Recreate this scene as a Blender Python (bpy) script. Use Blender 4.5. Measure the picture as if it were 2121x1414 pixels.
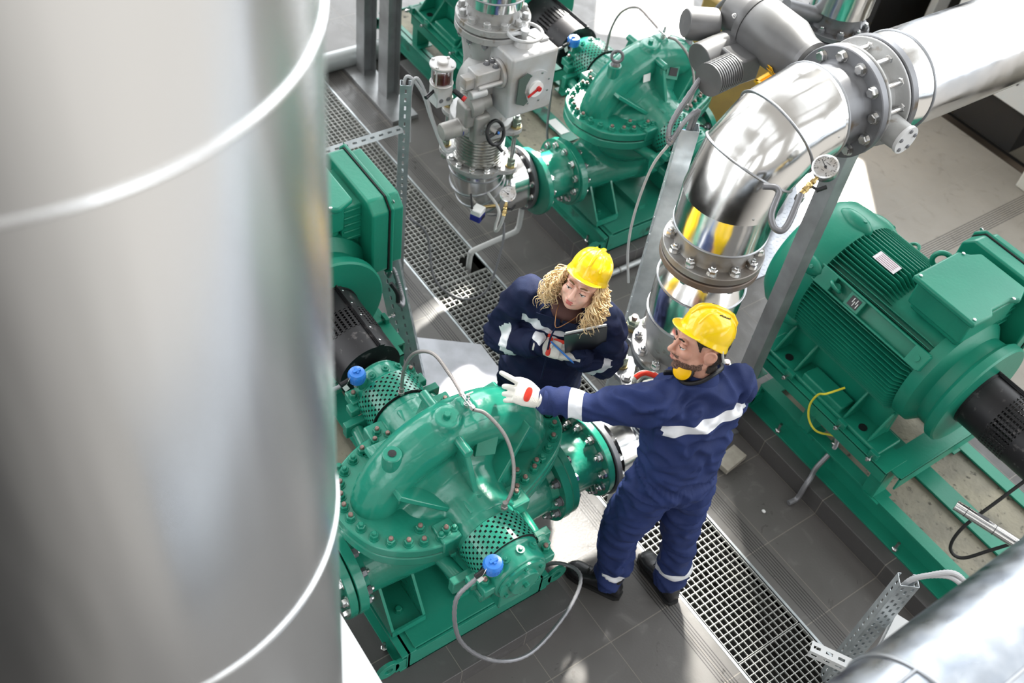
import bpy, bmesh, math, random
from mathutils import Vector, Matrix, noise
random.seed(7)
PI = math.pi
V = Vector
SC = bpy.context.scene
for _o in list(bpy.data.objects):
    bpy.data.objects.remove(_o)
COL = SC.collection

# ------------------------------------------------------------------ camera
cam_d = bpy.data.cameras.new('camera')
cam = bpy.data.objects.new('camera', cam_d)
COL.objects.link(cam)
cam_d.sensor_width = 36.0
cam_d.lens = 2125.46 / 2121 * 36.0
CX = V((0.56052125, 0.82066766, 0.11099786)).normalized()
CY = V((-0.65822581, 0.36015959, 0.6610778)).normalized()
CZ = CX.cross(CY)
CY = CZ.cross(CX)
cam.matrix_world = Matrix(((CX.x, CY.x, CZ.x, 0.0), (CX.y, CY.y, CZ.y, 0.0), (CX.z, CY.z, CZ.z, 4.3), (0, 0, 0, 1)))
cam_d.clip_start = 0.05
cam_d.dof.use_dof = True
cam_d.dof.focus_distance = 4.0
cam_d.dof.aperture_fstop = 2.5
SC.camera = cam

# ------------------------------------------------------------------ exposure
SC.view_settings.view_transform = 'Standard'
SC.view_settings.look = 'None'
SC.view_settings.gamma = 1.0
SC.view_settings.use_curve_mapping = False
SC.view_settings.exposure = 0.0
SC.cycles.use_denoising = True
SC.cycles.sample_clamp_indirect = 6.0
SC.cycles.max_bounces = 8
SC.cycles.diffuse_bounces = 4

# ------------------------------------------------------------------ daylight: bright world panels for an assumed hall with unseen tall windows on two sides and roof lights
w = bpy.data.worlds.new('daylight')
SC.world = w
w.use_nodes = True
nt = w.node_tree
nt.nodes.clear()
def N(t, **k):
    n = nt.nodes.new(t)
    for a, b in k.items():
        setattr(n, a, b)
    return n
def lk(a, b): nt.links.new(a, b)
def M(op, a, b=None, c=None):
    n = N('ShaderNodeMath', operation=op)
    for i, v in enumerate((a, b, c)):
        if v is None: continue
        if isinstance(v, (int, float)): n.inputs[i].default_value = v
        else: lk(v, n.inputs[i])
    return n.outputs[0]
tc = N('ShaderNodeTexCoord')
sx = N('ShaderNodeSeparateXYZ')
lk(tc.outputs['Generated'], sx.inputs[0])
dx, dy, dz = sx.outputs
def assumed_windows(den, u, v, pu, fill, v0, v1):  # panels added to the world as assumed, unseen openings, for light and reflections
    d = M('MAXIMUM', den, 0.02)
    uu = M('DIVIDE', u, d)
    vv = M('DIVIDE', v, d)
    m1 = M('LESS_THAN', M('FRACT', M('MULTIPLY', M('ADD', uu, 50.0), pu)), fill)
    m2 = M('MULTIPLY', M('GREATER_THAN', vv, v0), M('LESS_THAN', vv, v1))
    m3 = M('GREATER_THAN', den, 0.15)
    m4 = M('GREATER_THAN', M('FRACT', M('MULTIPLY', M('ADD', vv, 10.0), pu * 1.1)), 0.1)
    return M('MULTIPLY', M('MULTIPLY', m1, m2), M('MULTIPLY', m3, m4))
wb = assumed_windows(dy, dx, dz, 2.3, 0.84, 0.12, 1.5)
wl = assumed_windows(M('MULTIPLY', dx, -1.0), dy, dz, 1.9, 0.74, 0.12, 1.0)
wt = assumed_windows(dz, dy, dx, 1.3, 0.42, -1.3, 0.9)
wr = assumed_windows(dx, dy, dz, 1.6, 0.55, 0.35, 0.8)
EN = dict(back=4.6, left=4.8, top=1.0, right=2.0, base=0.50)
tot = M('ADD', M('ADD', M('MULTIPLY', wb, EN['back']), M('MULTIPLY', wl, EN['left'])), M('ADD', M('MULTIPLY', wt, EN['top']), M('MULTIPLY', wr, EN['right'])))
low = M('MULTIPLY_ADD', M('MINIMUM', M('MAXIMUM', M('MULTIPLY_ADD', dy, 1.3, 0.60), 0.0), 1.0), 0.80, 0.02)  # sourceless glow from below, added and graded along y to shape the duct's reflections
up = M('ADD', M('MULTIPLY', M('GREATER_THAN', dz, 0.0), EN['base']), M('MULTIPLY', M('LESS_THAN', dz, 0.0), low))
bg1 = N('ShaderNodeBackground'); bg1.inputs[0].default_value = (0.93, 0.97, 1.0, 1); lk(tot, bg1.inputs[1])
bg2 = N('ShaderNodeBackground'); bg2.inputs[0].default_value = (1.0, 0.95, 0.88, 1); lk(up, bg2.inputs[1])
ad = N('ShaderNodeAddShader'); lk(bg1.outputs[0], ad.inputs[0]); lk(bg2.outputs[0], ad.inputs[1])
wo = N('ShaderNodeOutputWorld'); lk(ad.outputs[0], wo.inputs[0])

def beam(name, target, size, power, dist=4.5, dirv=(-0.55, 0.62, 0.56), spread=2.0, col=(1, 0.97, 0.9), roll=0.0):
    """added narrow-spread area lamp: assumed sunlight from an unseen window"""
    ld = bpy.data.lights.new(name, 'AREA')
    ld.shape = 'RECTANGLE'; ld.size, ld.size_y = size
    ld.energy = power; ld.color = col
    ld.spread = math.radians(spread)
    o = bpy.data.objects.new(name, ld); COL.objects.link(o)
    d = V(dirv).normalized()
    o.location = V(target) + d * dist
    q = d.to_track_quat('Z', 'Y')
    o.rotation_euler = (q.to_matrix() @ Matrix.Rotation(roll, 3, 'Z')).to_euler()
    return o
beam('assumed_sunbeam_lamp', (-3.06, 5.22, 0), (0.72, 0.62), 55, dist=5, dirv=(-.53, .44, .95), spread=1.0)  # lamps added where sunlight is assumed; no window is built
beam('assumed_sunbeam_lamp', (-5.40, 5.60, 0), (0.75, 0.75), 70, dist=5, dirv=(-.53, .44, .95), spread=1.0)
beam('assumed_sunbeam_lamp', (-4.6, 5.2, 0), (0.35, 0.5), 16)
beam('assumed_sunbeam_lamp', (-1.95, 2.35, 1.6), (0.8, 0.7), 9, dist=5.5, dirv=(-0.35, 0.62, 0.8), spread=6)
beam('assumed_sunbeam_lamp', (-1.30, 1.95, 0), (1.3, 0.9), 19, dist=6.5, dirv=(-0.62, 0.42, 0.80), spread=5)
beam('assumed_sunbeam_lamp', (-3.9, 3.3, 0.9), (0.4, 0.5), 10, spread=4)

# ------------------------------------------------------------------ materials
MATS = {}
def mat(name, col, rough=0.5, metal=0.0, col2=None, nscale=6.0, bump=0.0, bscale=40.0, coat=0.0, rvar=0.0, spec=0.5, aniso=None, dirt=None, dscale=14.0, sub=0.0, alpha=None, trans=0.0, ior=1.45, stretch=None):
    if name in MATS: return MATS[name]
    m = bpy.data.materials.new(name); m.use_nodes = True
    t = m.node_tree; b = t.nodes['Principled BSDF']
    b.inputs['Base Color'].default_value = (*col, 1)
    b.inputs['Roughness'].default_value = rough
    b.inputs['Metallic'].default_value = metal
    b.inputs['Coat Weight'].default_value = coat
    b.inputs['Coat Roughness'].default_value = 0.08
    b.inputs['Specular IOR Level'].default_value = spec
    b.inputs['IOR'].default_value = ior
    b.inputs['Transmission Weight'].default_value = trans
    if sub:
        b.inputs['Subsurface Weight'].default_value = sub
        b.inputs['Subsurface Scale'].default_value = 0.01
    tcn = t.nodes.new('ShaderNodeTexCoord'); co = tcn.outputs['Object']
    if stretch:
        mp = t.nodes.new('ShaderNodeMapping'); mp.inputs['Scale'].default_value = stretch
        t.links.new(co, mp.inputs[0]); co = mp.outputs[0]
    def nz(s, d=4.0):
        n = t.nodes.new('ShaderNodeTexNoise'); n.inputs['Scale'].default_value = s; n.inputs['Detail'].default_value = d
        t.links.new(co, n.inputs['Vector']); return n.outputs['Fac']
    cur = None
    if col2:
        mx = t.nodes.new('ShaderNodeMix'); mx.data_type = 'RGBA'
        mx.inputs[6].default_value = (*col, 1); mx.inputs[7].default_value = (*col2, 1)
        rp = t.nodes.new('ShaderNodeMapRange'); rp.inputs[1].default_value = 0.38; rp.inputs[2].default_value = 0.64
        t.links.new(nz(nscale), rp.inputs[0]); t.links.new(rp.outputs[0], mx.inputs[0])
        cur = mx.outputs[2]
    if dirt:
        mx = t.nodes.new('ShaderNodeMix'); mx.data_type = 'RGBA'
        if cur: t.links.new(cur, mx.inputs[6])
        else: mx.inputs[6].default_value = (*col, 1)
        mx.inputs[7].default_value = (*dirt, 1)
        rp = t.nodes.new('ShaderNodeMapRange'); rp.inputs[1].default_value = 0.60; rp.inputs[2].default_value = 0.72
        t.links.new(nz(dscale, 8.0), rp.inputs[0]); t.links.new(rp.outputs[0], mx.inputs[0])
        cur = mx.outputs[2]
    if cur: t.links.new(cur, b.inputs['Base Color'])
    if rvar:
        rp = t.nodes.new('ShaderNodeMapRange'); rp.inputs[3].default_value = max(0.02, rough - rvar); rp.inputs[4].default_value = rough + rvar
        rp.inputs[1].default_value = 0.35; rp.inputs[2].default_value = 0.65
        t.links.new(nz(nscale * 1.7, 6.0), rp.inputs[0]); t.links.new(rp.outputs[0], b.inputs['Roughness'])
    if bump:
        bn = t.nodes.new('ShaderNodeBump'); bn.inputs['Strength'].default_value = 1.0; bn.inputs['Distance'].default_value = bump
        t.links.new(nz(bscale, 3.0), bn.inputs['Height']); t.links.new(bn.outputs[0], b.inputs['Normal'])
    MATS[name] = m
    return m
GREEN = mat('green gloss enamel', (0.013, 0.205, 0.136), 0.24, col2=(0.020, 0.245, 0.165), nscale=3, bump=0.0025, bscale=22, coat=0.35)
GREENM = mat('green motor enamel', (0.008, 0.20, 0.128), 0.36, col2=(0.012, 0.23, 0.145), nscale=3, bump=0.0006, bscale=60)
GREENW = mat('green enamel worn and stained', (0.012, 0.19, 0.125), 0.42, col2=(0.03, 0.215, 0.15), nscale=5, dirt=(0.02, 0.05, 0.035), dscale=9, bump=0.0008, bscale=40)
GREEND = mat('green nut enamel', (0.010, 0.20, 0.13), 0.3)
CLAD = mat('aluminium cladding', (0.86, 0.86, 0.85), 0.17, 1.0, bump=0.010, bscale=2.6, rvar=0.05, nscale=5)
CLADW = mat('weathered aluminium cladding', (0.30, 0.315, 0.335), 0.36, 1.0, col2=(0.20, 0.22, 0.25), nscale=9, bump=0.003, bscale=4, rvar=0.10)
DUCT = mat('brushed duct sheet', (0.86, 0.87, 0.88), 0.27, 0.96, bump=0.012, bscale=2.0, stretch=(1.6, 1.6, 0.25))
CLADT = mat('cladding bead', (0.40, 0.41, 0.43), 0.4, 1.0)
GREYP = mat('grey painted cast steel', (0.42, 0.42, 0.42), 0.45, 0.25, col2=(0.34, 0.34, 0.33), nscale=6, dirt=(0.2, 0.17, 0.13), dscale=16, bump=0.001, bscale=60)
GREYD = mat('dark grey flange steel', (0.20, 0.205, 0.22), 0.42, 0.4, col2=(0.15, 0.15, 0.155), nscale=7, dirt=(0.11, 0.08, 0.05), dscale=10)
ACTG = mat('mid grey actuator paint', (0.17, 0.17, 0.175), 0.38, 0.35, col2=(0.13, 0.13, 0.13), nscale=6)
GREYL = mat('light grey actuator paint', (0.52, 0.53, 0.54), 0.42, 0.2, col2=(0.44, 0.42, 0.40), nscale=5, dirt=(0.36, 0.31, 0.25), dscale=9)
GREYW = mat('warm grey actuator paint', (0.36, 0.35, 0.33), 0.4, 0.3, col2=(0.28, 0.27, 0.26), nscale=6)
GALV = mat('galvanised steel', (0.58, 0.62, 0.64), 0.38, 0.75, col2=(0.46, 0.50, 0.52), nscale=14, rvar=0.08)
POST = mat('steel post paint', (0.40, 0.41, 0.42), 0.38, 0.6, col2=(0.24, 0.24, 0.24), nscale=4)
ZINC = mat('zinc bolt', (0.72, 0.73, 0.74), 0.26, 1.0, col2=(0.6, 0.58, 0.55), nscale=30)
RUST = mat('weathered bolt', (0.30, 0.20, 0.17), 0.5, 0.6, col2=(0.16, 0.11, 0.1), nscale=60)
OLIVE = mat('passivated zinc nut', (0.40, 0.44, 0.36), 0.35, 0.8, col2=(0.28, 0.36, 0.30), nscale=20)
GOLD = mat('yellow passivated washer', (0.62, 0.47, 0.22), 0.35, 0.9)
BRASS = mat('brass fitting', (0.62, 0.46, 0.20), 0.28, 1.0)
BLACKP = mat('black plastic', (0.012, 0.012, 0.014), 0.35)
BLACKR = mat('black rubber gasket', (0.015, 0.015, 0.015), 0.6)
BLACKC = mat('black coupling guard', (0.014, 0.013, 0.015), 0.4, 0.2, dirt=(0.10, 0.09, 0.09), dscale=30)
WHITEP = mat('white plate', (0.80, 0.80, 0.78), 0.4)
WHITEW = mat('white coated sheet', (0.58, 0.59, 0.59), 0.45)
CREAM = mat('cream cabinet paint', (0.66, 0.65, 0.60), 0.45)
BLUEP = mat('blue plastic cap', (0.03, 0.19, 0.62), 0.3, coat=0.3)
BLUED = mat('dark blue housing', (0.015, 0.025, 0.22), 0.35)
REDP = mat('red plastic', (0.55, 0.02, 0.02), 0.4)
YELP = mat('yellow helmet plastic', (0.95, 0.62, 0.0), 0.22, coat=0.5, sub=0.05)
YELC = mat('yellow crate plastic', (0.85, 0.45, 0.01), 0.4)
OCHRE = mat('ochre machine paint', (0.50, 0.33, 0.10), 0.5, col2=(0.42, 0.28, 0.10))
YELW = mat('yellow green wire', (0.75, 0.68, 0.05), 0.4)
HOSE = mat('braided steel hose', (0.30, 0.28, 0.27), 0.4, 0.7, bump=0.002, bscale=300)
COND = mat('grey metal conduit', (0.25, 0.25, 0.265), 0.42, 0.5)
CABLE = mat('grey cable', (0.16, 0.16, 0.17), 0.5)
GLASS = mat('sight glass', (0.95, 0.97, 0.97), 0.03, trans=1.0)
OILM = mat('red brown oil', (0.13, 0.018, 0.012), 0.15)
CONC = mat('stained grout', (0.34, 0.31, 0.235), 0.85, col2=(0.22, 0.205, 0.165), nscale=5, dirt=(0.06, 0.055, 0.045), dscale=26, bump=0.004, bscale=45)
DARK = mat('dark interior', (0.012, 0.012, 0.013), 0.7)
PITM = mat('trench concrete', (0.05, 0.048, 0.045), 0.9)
BRICK = mat('beige block wall', (0.42, 0.38, 0.30), 0.8, col2=(0.35, 0.32, 0.26), nscale=3)
ALUP = mat('ribbed aluminium plate', (0.55, 0.56, 0.60), 0.45, 0.85, col2=(0.46, 0.47, 0.5), nscale=9)
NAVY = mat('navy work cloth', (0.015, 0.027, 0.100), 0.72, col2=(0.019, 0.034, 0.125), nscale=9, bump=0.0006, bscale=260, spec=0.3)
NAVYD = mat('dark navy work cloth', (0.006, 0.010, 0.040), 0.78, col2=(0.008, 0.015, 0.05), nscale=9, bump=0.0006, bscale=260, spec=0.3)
REFL = mat('silver reflective tape', (0.78, 0.79, 0.82), 0.35, 0.15, col2=(0.72, 0.73, 0.76), nscale=25)
GLOVE = mat('white knit glove', (0.74, 0.72, 0.66), 0.85, bump=0.001, bscale=320)
GLOVER = mat('red glove rubber', (0.62, 0.035, 0.015), 0.4)
SKIN = mat('skin', (0.62, 0.34, 0.25), 0.45, col2=(0.56, 0.29, 0.21), nscale=18, sub=0.15)
SKINW = mat('fair skin', (0.76, 0.47, 0.37), 0.42, col2=(0.72, 0.40, 0.31), nscale=14, sub=0.15)
LIP = mat('lips', (0.50, 0.12, 0.11), 0.35)
LIPM = mat('darker lips', (0.42, 0.16, 0.13), 0.4)
HAIRD = mat('dark brown hair', (0.018, 0.011, 0.008), 0.6, bump=0.003, bscale=200)
BEARD = mat('short brown beard', (0.05, 0.028, 0.020), 0.8, col2=(0.24, 0.13, 0.095), nscale=230)
HAIRB = mat('blond hair', (0.84, 0.66, 0.40), 0.40, col2=(0.66, 0.46, 0.22), nscale=30)
SHOE = mat('black leather shoe', (0.012, 0.012, 0.014), 0.35, bump=0.001, bscale=60)
EYEW = mat('eye white', (0.75, 0.74, 0.72), 0.2)
IRIS = mat('brown iris', (0.05, 0.03, 0.02), 0.15)
PAPER = mat('white paper', (0.85, 0.85, 0.83), 0.7)
CHECK = None

def tile_floor(name, x_off, y0, right=True, warm=False, col=(0.105, 0.098, 0.092), groove=None, pitch=0.4233, rough=0.34):
    m = bpy.data.materials.new(name); m.use_nodes = True
    t = m.node_tree; b = t.nodes['Principled BSDF']
    L = t.links.new
    g = t.nodes.new('ShaderNodeNewGeometry'); s = t.nodes.new('ShaderNodeSeparateXYZ'); L(g.outputs['Position'], s.inputs[0])
    def m2(op, a, bb=None):
        n = t.nodes.new('ShaderNodeMath'); n.operation = op
        for i, v in enumerate((a, bb)):
            if v is None: continue
            if isinstance(v, (int, float)): n.inputs[i].default_value = v
            else: L(v, n.inputs[i])
        return n.outputs[0]
    X, Y, Z = s.outputs
    def line(c, off, p, wd):
        f = m2('FRACT', m2('DIVIDE', m2('ADD', m2('SUBTRACT', c, off), 100 * p), p))
        return m2('LESS_THAN', m2('MULTIPLY', m2('ABSOLUTE', m2('SUBTRACT', f, 0.5)), p), wd) if False else m2('GREATER_THAN', m2('MULTIPLY', m2('ABSOLUTE', m2('SUBTRACT', f, 0.5)), 1.0), 0.5 - wd / p)
    gx = line(X, x_off, pitch, 0.0022)
    gy = line(Y, y0, 0.335, 0.0016)
    joint = m2('MAXIMUM', gx, gy)
    nz = t.nodes.new('ShaderNodeTexNoise'); nz.inputs['Scale'].default_value = 1.4; nz.inputs['Detail'].default_value = 9
    L(g.outputs['Position'], nz.inputs['Vector'])
    nf = t.nodes.new('ShaderNodeTexNoise'); nf.inputs['Scale'].default_value = 7; nf.inputs['Detail'].default_value = 8; nf.inputs['Distortion'].default_value = 1.5
    L(g.outputs['Position'], nf.inputs['Vector'])
    mx = t.nodes.new('ShaderNodeMix'); mx.data_type = 'RGBA'
    mx.inputs[6].default_value = (*[c * 0.78 for c in col], 1); mx.inputs[7].default_value = (*[c * 1.3 for c in col], 1)
    L(nz.outputs[0], mx.inputs[0])
    # scuffs and dust
    mr = t.nodes.new('ShaderNodeMapRange'); mr.inputs[1].default_value = 0.60; mr.inputs[2].default_value = 0.78; L(nf.outputs[0], mr.inputs[0])
    m5 = t.nodes.new('ShaderNodeMix'); m5.data_type = 'RGBA'; L(mx.outputs[2], m5.inputs[6]); m5.inputs[7].default_value = (*[c * (0.5 if warm else 1.8) for c in col], 1)
    L(m2('MULTIPLY', mr.outputs[0], 0.55), m5.inputs[0])
    m6 = t.nodes.new('ShaderNodeMix'); m6.data_type = 'RGBA'; L(m5.outputs[2], m6.inputs[6]); m6.inputs[7].default_value = (0.30, 0.27, 0.23, 1)
    L(m2('MULTIPLY', joint, 0.55), m6.inputs[0])
    out = m6.outputs[2]; hgt = m2('MULTIPLY', joint, -1.0)
    for gr in (groove or []):
        ax, a, c, n = gr
        cc = Y if ax == 'y' else X
        inz = m2('MULTIPLY', m2('GREATER_THAN', cc, a), m2('LESS_THAN', cc, c))
        f = m2('FRACT', m2('DIVIDE', m2('SUBTRACT', cc, a), (c - a) / n))
        gl = m2('MULTIPLY', inz, m2('LESS_THAN', f, 0.36))
        m7 = t.nodes.new('ShaderNodeMix'); m7.data_type = 'RGBA'; L(out, m7.inputs[6]); m7.inputs[7].default_value = (0.035, 0.033, 0.032, 1); L(gl, m7.inputs[0])
        out = m7.outputs[2]; hgt = m2('SUBTRACT', hgt, gl)
    L(out, b.inputs['Base Color']); b.inputs['Specular IOR Level'].default_value = 0.5
    r = t.nodes.new('ShaderNodeMapRange'); r.inputs[3].default_value = rough - 0.08; r.inputs[4].default_value = rough + 0.14; r.inputs[1].default_value = .3; r.inputs[2].default_value = .7
    L(nf.outputs[0], r.inputs[0]); L(r.outputs[0], b.inputs['Roughness'])
    bm_ = t.nodes.new('ShaderNodeBump'); bm_.inputs['Distance'].default_value = 0.002; L(hgt, bm_.inputs['Height'])
    n3 = t.nodes.new('ShaderNodeTexNoise'); n3.inputs['Scale'].default_value = 90; L(g.outputs['Position'], n3.inputs['Vector'])
    b2 = t.nodes.new('ShaderNodeBump'); b2.inputs['Distance'].default_value = 0.0006; L(n3.outputs[0], b2.inputs['Height']); L(bm_.outputs[0], b2.inputs['Normal'])
    L(b2.outputs[0], b.inputs['Normal'])
    return m

# ------------------------------------------------------------------ mesh helpers
def frame(d, up=None):
    """rotation matrix whose local Z points along d"""
    d = V(d).normalized()
    u = V(up) if up else (V((0, 0, 1)) if abs(d.z) < 0.95 else V((1, 0, 0)))
    x = u.cross(d)
    if x.length < 1e-6: x = V((1, 0, 0)).cross(d)
    x.normalize(); y = d.cross(x)
    return Matrix((x, y, d)).transposed()
def smooth_path(pts, k=6, closed=False):
    pts = [V(p) for p in pts]; n = len(pts); out = []
    rng = n if closed else n - 1
    for i in range(rng):
        p0 = pts[(i - 1) % n] if (closed or i > 0) else pts[0] * 2 - pts[1]
        p1 = pts[i]; p2 = pts[(i + 1) % n]
        p3 = pts[(i + 2) % n] if (closed or i + 2 < n) else pts[-1] * 2 - pts[-2]
        for j in range(k):
            t = j / k
            out.append(0.5 * ((2 * p1) + (p2 - p0) * t + (2 * p0 - 5 * p1 + 4 * p2 - p3) * t * t + (3 * p1 - p0 - 3 * p2 + p3) * t ** 3))
    if not closed: out.append(pts[-1])
    return out
class MB:
    def __init__(s): s.v = []; s.f = []; s.m = []; s.cm = 0
    def mi(s, i): s.cm = i; return s
    def add(s, vs, fs):
        o = len(s.v); s.v += [V(p) for p in vs]
        for f in fs: s.f.append(tuple(i + o for i in f)); s.m.append(s.cm)
        return s
    def box(s, c, d, R=None, taper=None):
        c = V(c); h = V(d) / 2; R = R or Matrix.Identity(3); vs = []
        for z in (-1, 1):
            k = (taper if (taper and z > 0) else 1.0)
            for x, y in ((-1, -1), (1, -1), (1, 1), (-1, 1)): vs.append(c + R @ V((x * h.x * k, y * h.y * k, z * h.z)))
        return s.add(vs, [(3, 2, 1, 0), (4, 5, 6, 7), (0, 1, 5, 4), (1, 2, 6, 5), (2, 3, 7, 6), (3, 0, 4, 7)])
    def lathe(s, prof, o=(0, 0, 0), d=(0, 0, 1), n=32, close=False, a0=0.0, a1=2 * PI, up=None):
        """prof: list of (radius, height along d)"""
        R = frame(d, up); o = V(o); full = abs(a1 - a0 - 2 * PI) < 1e-6
        m = n if full else n + 1; vs = []
        for r, h in prof:
            for i in range(m):
                a = a0 + (a1 - a0) * i / n
                vs.append(o + R @ V((math.cos(a) * r, math.sin(a) * r, h)))
        fs = []
        for j in range(len(prof) - 1):
            for i in range(n):
                a = j * m + i; b = j * m + (i + 1) % m
                fs.append((a, b, b + m, a + m))
        if full:
            if prof[0][0] > 1e-6: fs.append(tuple(reversed(range(m))))
            if prof[-1][0] > 1e-6: fs.append(tuple(range((len(prof) - 1) * m, len(prof) * m)))
        return s.add(vs, fs)
    def cyl(s, a, b, r, r2=None, n=24):
        a = V(a); b = V(b); L = (b - a).length
        return s.lathe([(r, 0), (r if r2 is None else r2, L)], a, b - a, n)
    def tube(s, pts, r, n=10, cap=True, k=0, closed=False, rib=0.0):
        if k: pts = smooth_path(pts, k, closed)
        pts = [V(p) for p in pts]; m = len(pts); R0 = None; vs = []
        for i, p in enumerate(pts):
            a = pts[i - 1] if (i > 0 or closed) else p; b = pts[(i + 1) % m] if (i < m - 1 or closed) else p
            t = (b - a).normalized()
            if R0 is None: x = frame(t) @ V((1, 0, 0))
            else: x = (R0 - t * R0.dot(t)).normalized()
            R0 = x; y = t.cross(x)
            rr = r[i] if isinstance(r, (list, tuple)) else r
            if rib and i % 2: rr *= 1 - rib
            for j in range(n):
                a_ = 2 * PI * j / n
                vs.append(p + (x * math.cos(a_) + y * math.sin(a_)) * rr)
        fs = []
        for i in range(m if closed else m - 1):
            for j in range(n):
                a = i * n + j; b = i * n + (j + 1) % n; c = ((i + 1) % m) * n
                fs.append((a, b, c + (j + 1) % n, c + j))
        if cap and not closed: fs += [tuple(reversed(range(n))), tuple(range((m - 1) * n, m * n))]
        return s.add(vs, fs)
    def prism(s, poly, z0, z1, R=None, o=(0, 0, 0)):
        R = R or Matrix.Identity(3); o = V(o); n = len(poly)
        vs = [o + R @ V((p[0], p[1], z0)) for p in poly] + [o + R @ V((p[0], p[1], z1)) for p in poly]
        fs = [tuple(reversed(range(n))), tuple(range(n, 2 * n))] + [(i, (i + 1) % n, n + (i + 1) % n, n + i) for i in range(n)]
        return s.add(vs, fs)
    def ball(s, c, r, n=16, R=None):
        c = V(c); r = V(r) if not isinstance(r, (int, float)) else V((r, r, r)); R = R or Matrix.Identity(3); m = n // 2; vs = []; fs = []
        for j in range(1, m):
            t = PI * j / m
            for i in range(n):
                a = 2 * PI * i / n
                vs.append(c + R @ V((r.x * math.sin(t) * math.cos(a), r.y * math.sin(t) * math.sin(a), r.z * math.cos(t))))
        for j in range(m - 2):
            for i in range(n):
                a = j * n + i; b = j * n + (i + 1) % n
                fs.append((b, a, a + n, b + n))
        T = len(vs); vs.append(c + R @ V((0, 0, r.z))); vs.append(c - R @ V((0, 0, r.z)))
        for i in range(n):
            fs.append((T, i, (i + 1) % n)); q = (m - 2) * n; fs.append((q + (i + 1) % n, q + i, T + 1))
        return s.add(vs, fs)
    def torus(s, c, d, R_, r, n=32, k=8, a0=0, a1=2 * PI):
        F = frame(d); full = abs(a1 - a0 - 2 * PI) < 1e-6
        m = n if full else n + 1
        pts = [V(c) + F @ V((math.cos(a0 + (a1 - a0) * i / n) * R_, math.sin(a0 + (a1 - a0) * i / n) * R_, 0)) for i in range(m)]
        return s.tube(pts, r, k, closed=full)
    def hexa(s, o, d, r, h, rot=0.0):
        R = frame(d) @ Matrix.Rotation(rot, 3, 'Z')
        s.prism([(r * math.cos(PI / 3 * i), r * math.sin(PI / 3 * i)) for i in range(6)], 0, h * 0.85, R, o)
        q = V(o) + R @ V((0, 0, h * 0.85))
        n = 6
        vs = [q + R @ V((r * math.cos(PI / 3 * i), r * math.sin(PI / 3 * i), 0)) for i in range(6)] + [q + R @ V((r * .8 * math.cos(PI / 3 * i), r * .8 * math.sin(PI / 3 * i), h * .15)) for i in range(6)]
        return s.add(vs, [(i, (i + 1) % n, n + (i + 1) % n, n + i) for i in range(n)] + [tuple(range(n, 2 * n))])
    def mesh(s, name, mats, ang=35):
        me = bpy.data.meshes.new(name)
        me.from_pydata([tuple(p) for p in s.v], [], s.f)
        for m_ in (mats if isinstance(mats, (list, tuple)) else [mats]): me.materials.append(m_)
        me.polygons.foreach_set('material_index', s.m)
        me.validate()
        bm = bmesh.new(); bm.from_mesh(me); bmesh.ops.recalc_face_normals(bm, faces=bm.faces); bm.to_mesh(me); bm.free()
        me.shade_smooth()
        if ang < 180: me.set_sharp_from_angle(angle=math.radians(ang))
        return me
    def build(s, name, mats, parent=None, bevel=0.0, ang=35, world=False, seg=2):
        if world and parent:
            off = V((0, 0, 0)); p = parent
            while p: off += V(p.location); p = p.parent
            s.v = [p_ - off for p_ in s.v]
        o = bpy.data.objects.new(name, s.mesh(name, mats, ang)); COL.objects.link(o)
        if parent: o.parent = parent
        if bevel:
            b = o.modifiers.new('b', 'BEVEL'); b.width = bevel; b.segments = seg; b.limit_method = 'ANGLE'; b.angle_limit = math.radians(40)
        return o
def thing(name, label, cat, loc=(0, 0, 0), rotz=0.0, group=None):
    o = bpy.data.objects.new(name, None); COL.objects.link(o); o.empty_display_size = 0.1
    o.location = loc; o.rotation_euler = (0, 0, rotz); tag(o, label, cat, group)
    return o
def tag(o, label, cat, group=None):
    o['label'] = label; o['category'] = cat
    if group: o['group'] = group
    return o
def struct(o): o['kind'] = 'structure'; return o
def put(me, name, parent, loc, d=None, world=False, rot=0.0):
    o = bpy.data.objects.new(name, me); COL.objects.link(o)
    l = V(loc)
    if world:
        p = parent
        while p: l -= V(p.location); p = p.parent
    o.location = l; o.parent = parent
    if d is not None: o.rotation_euler = (frame(d) @ Matrix.Rotation(rot, 3, 'Z')).to_euler()
    return o
def copy_tree(o, parent=None):
    c = o.copy(); COL.objects.link(c)
    if parent: c.parent = parent
    for ch in [x for x in bpy.data.objects if x.parent == o]: copy_tree(ch, c)
    return c
def bake(mb, name, mats, voxel, smooth=6, disp=None, sharp=180):
    """merge overlapping solids into one continuous skin"""
    tmp = bpy.data.objects.new('tmp', mb.mesh('tmp', mats, 180)); COL.objects.link(tmp)
    r = tmp.modifiers.new('r', 'REMESH'); r.mode = 'VOXEL'; r.voxel_size = voxel; r.use_smooth_shade = True
    if smooth:
        sm = tmp.modifiers.new('s', 'SMOOTH'); sm.factor = 0.5; sm.iterations = smooth
    dg = bpy.context.evaluated_depsgraph_get(); dg.update()
    me = bpy.data.meshes.new_from_object(tmp.evaluated_get(dg)); me.name = name
    bpy.data.objects.remove(tmp)
    me.materials.clear()
    for m_ in (mats if isinstance(mats, (list, tuple)) else [mats]): me.materials.append(m_)
    me.polygons.foreach_set('material_index', [0] * len(me.polygons))
    if disp:
        nr = [v.normal.copy() for v in me.vertices]
        for v, n_ in zip(me.vertices, nr): v.co = disp(v.co, n_)
    me.shade_smooth()
    return me

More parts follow.
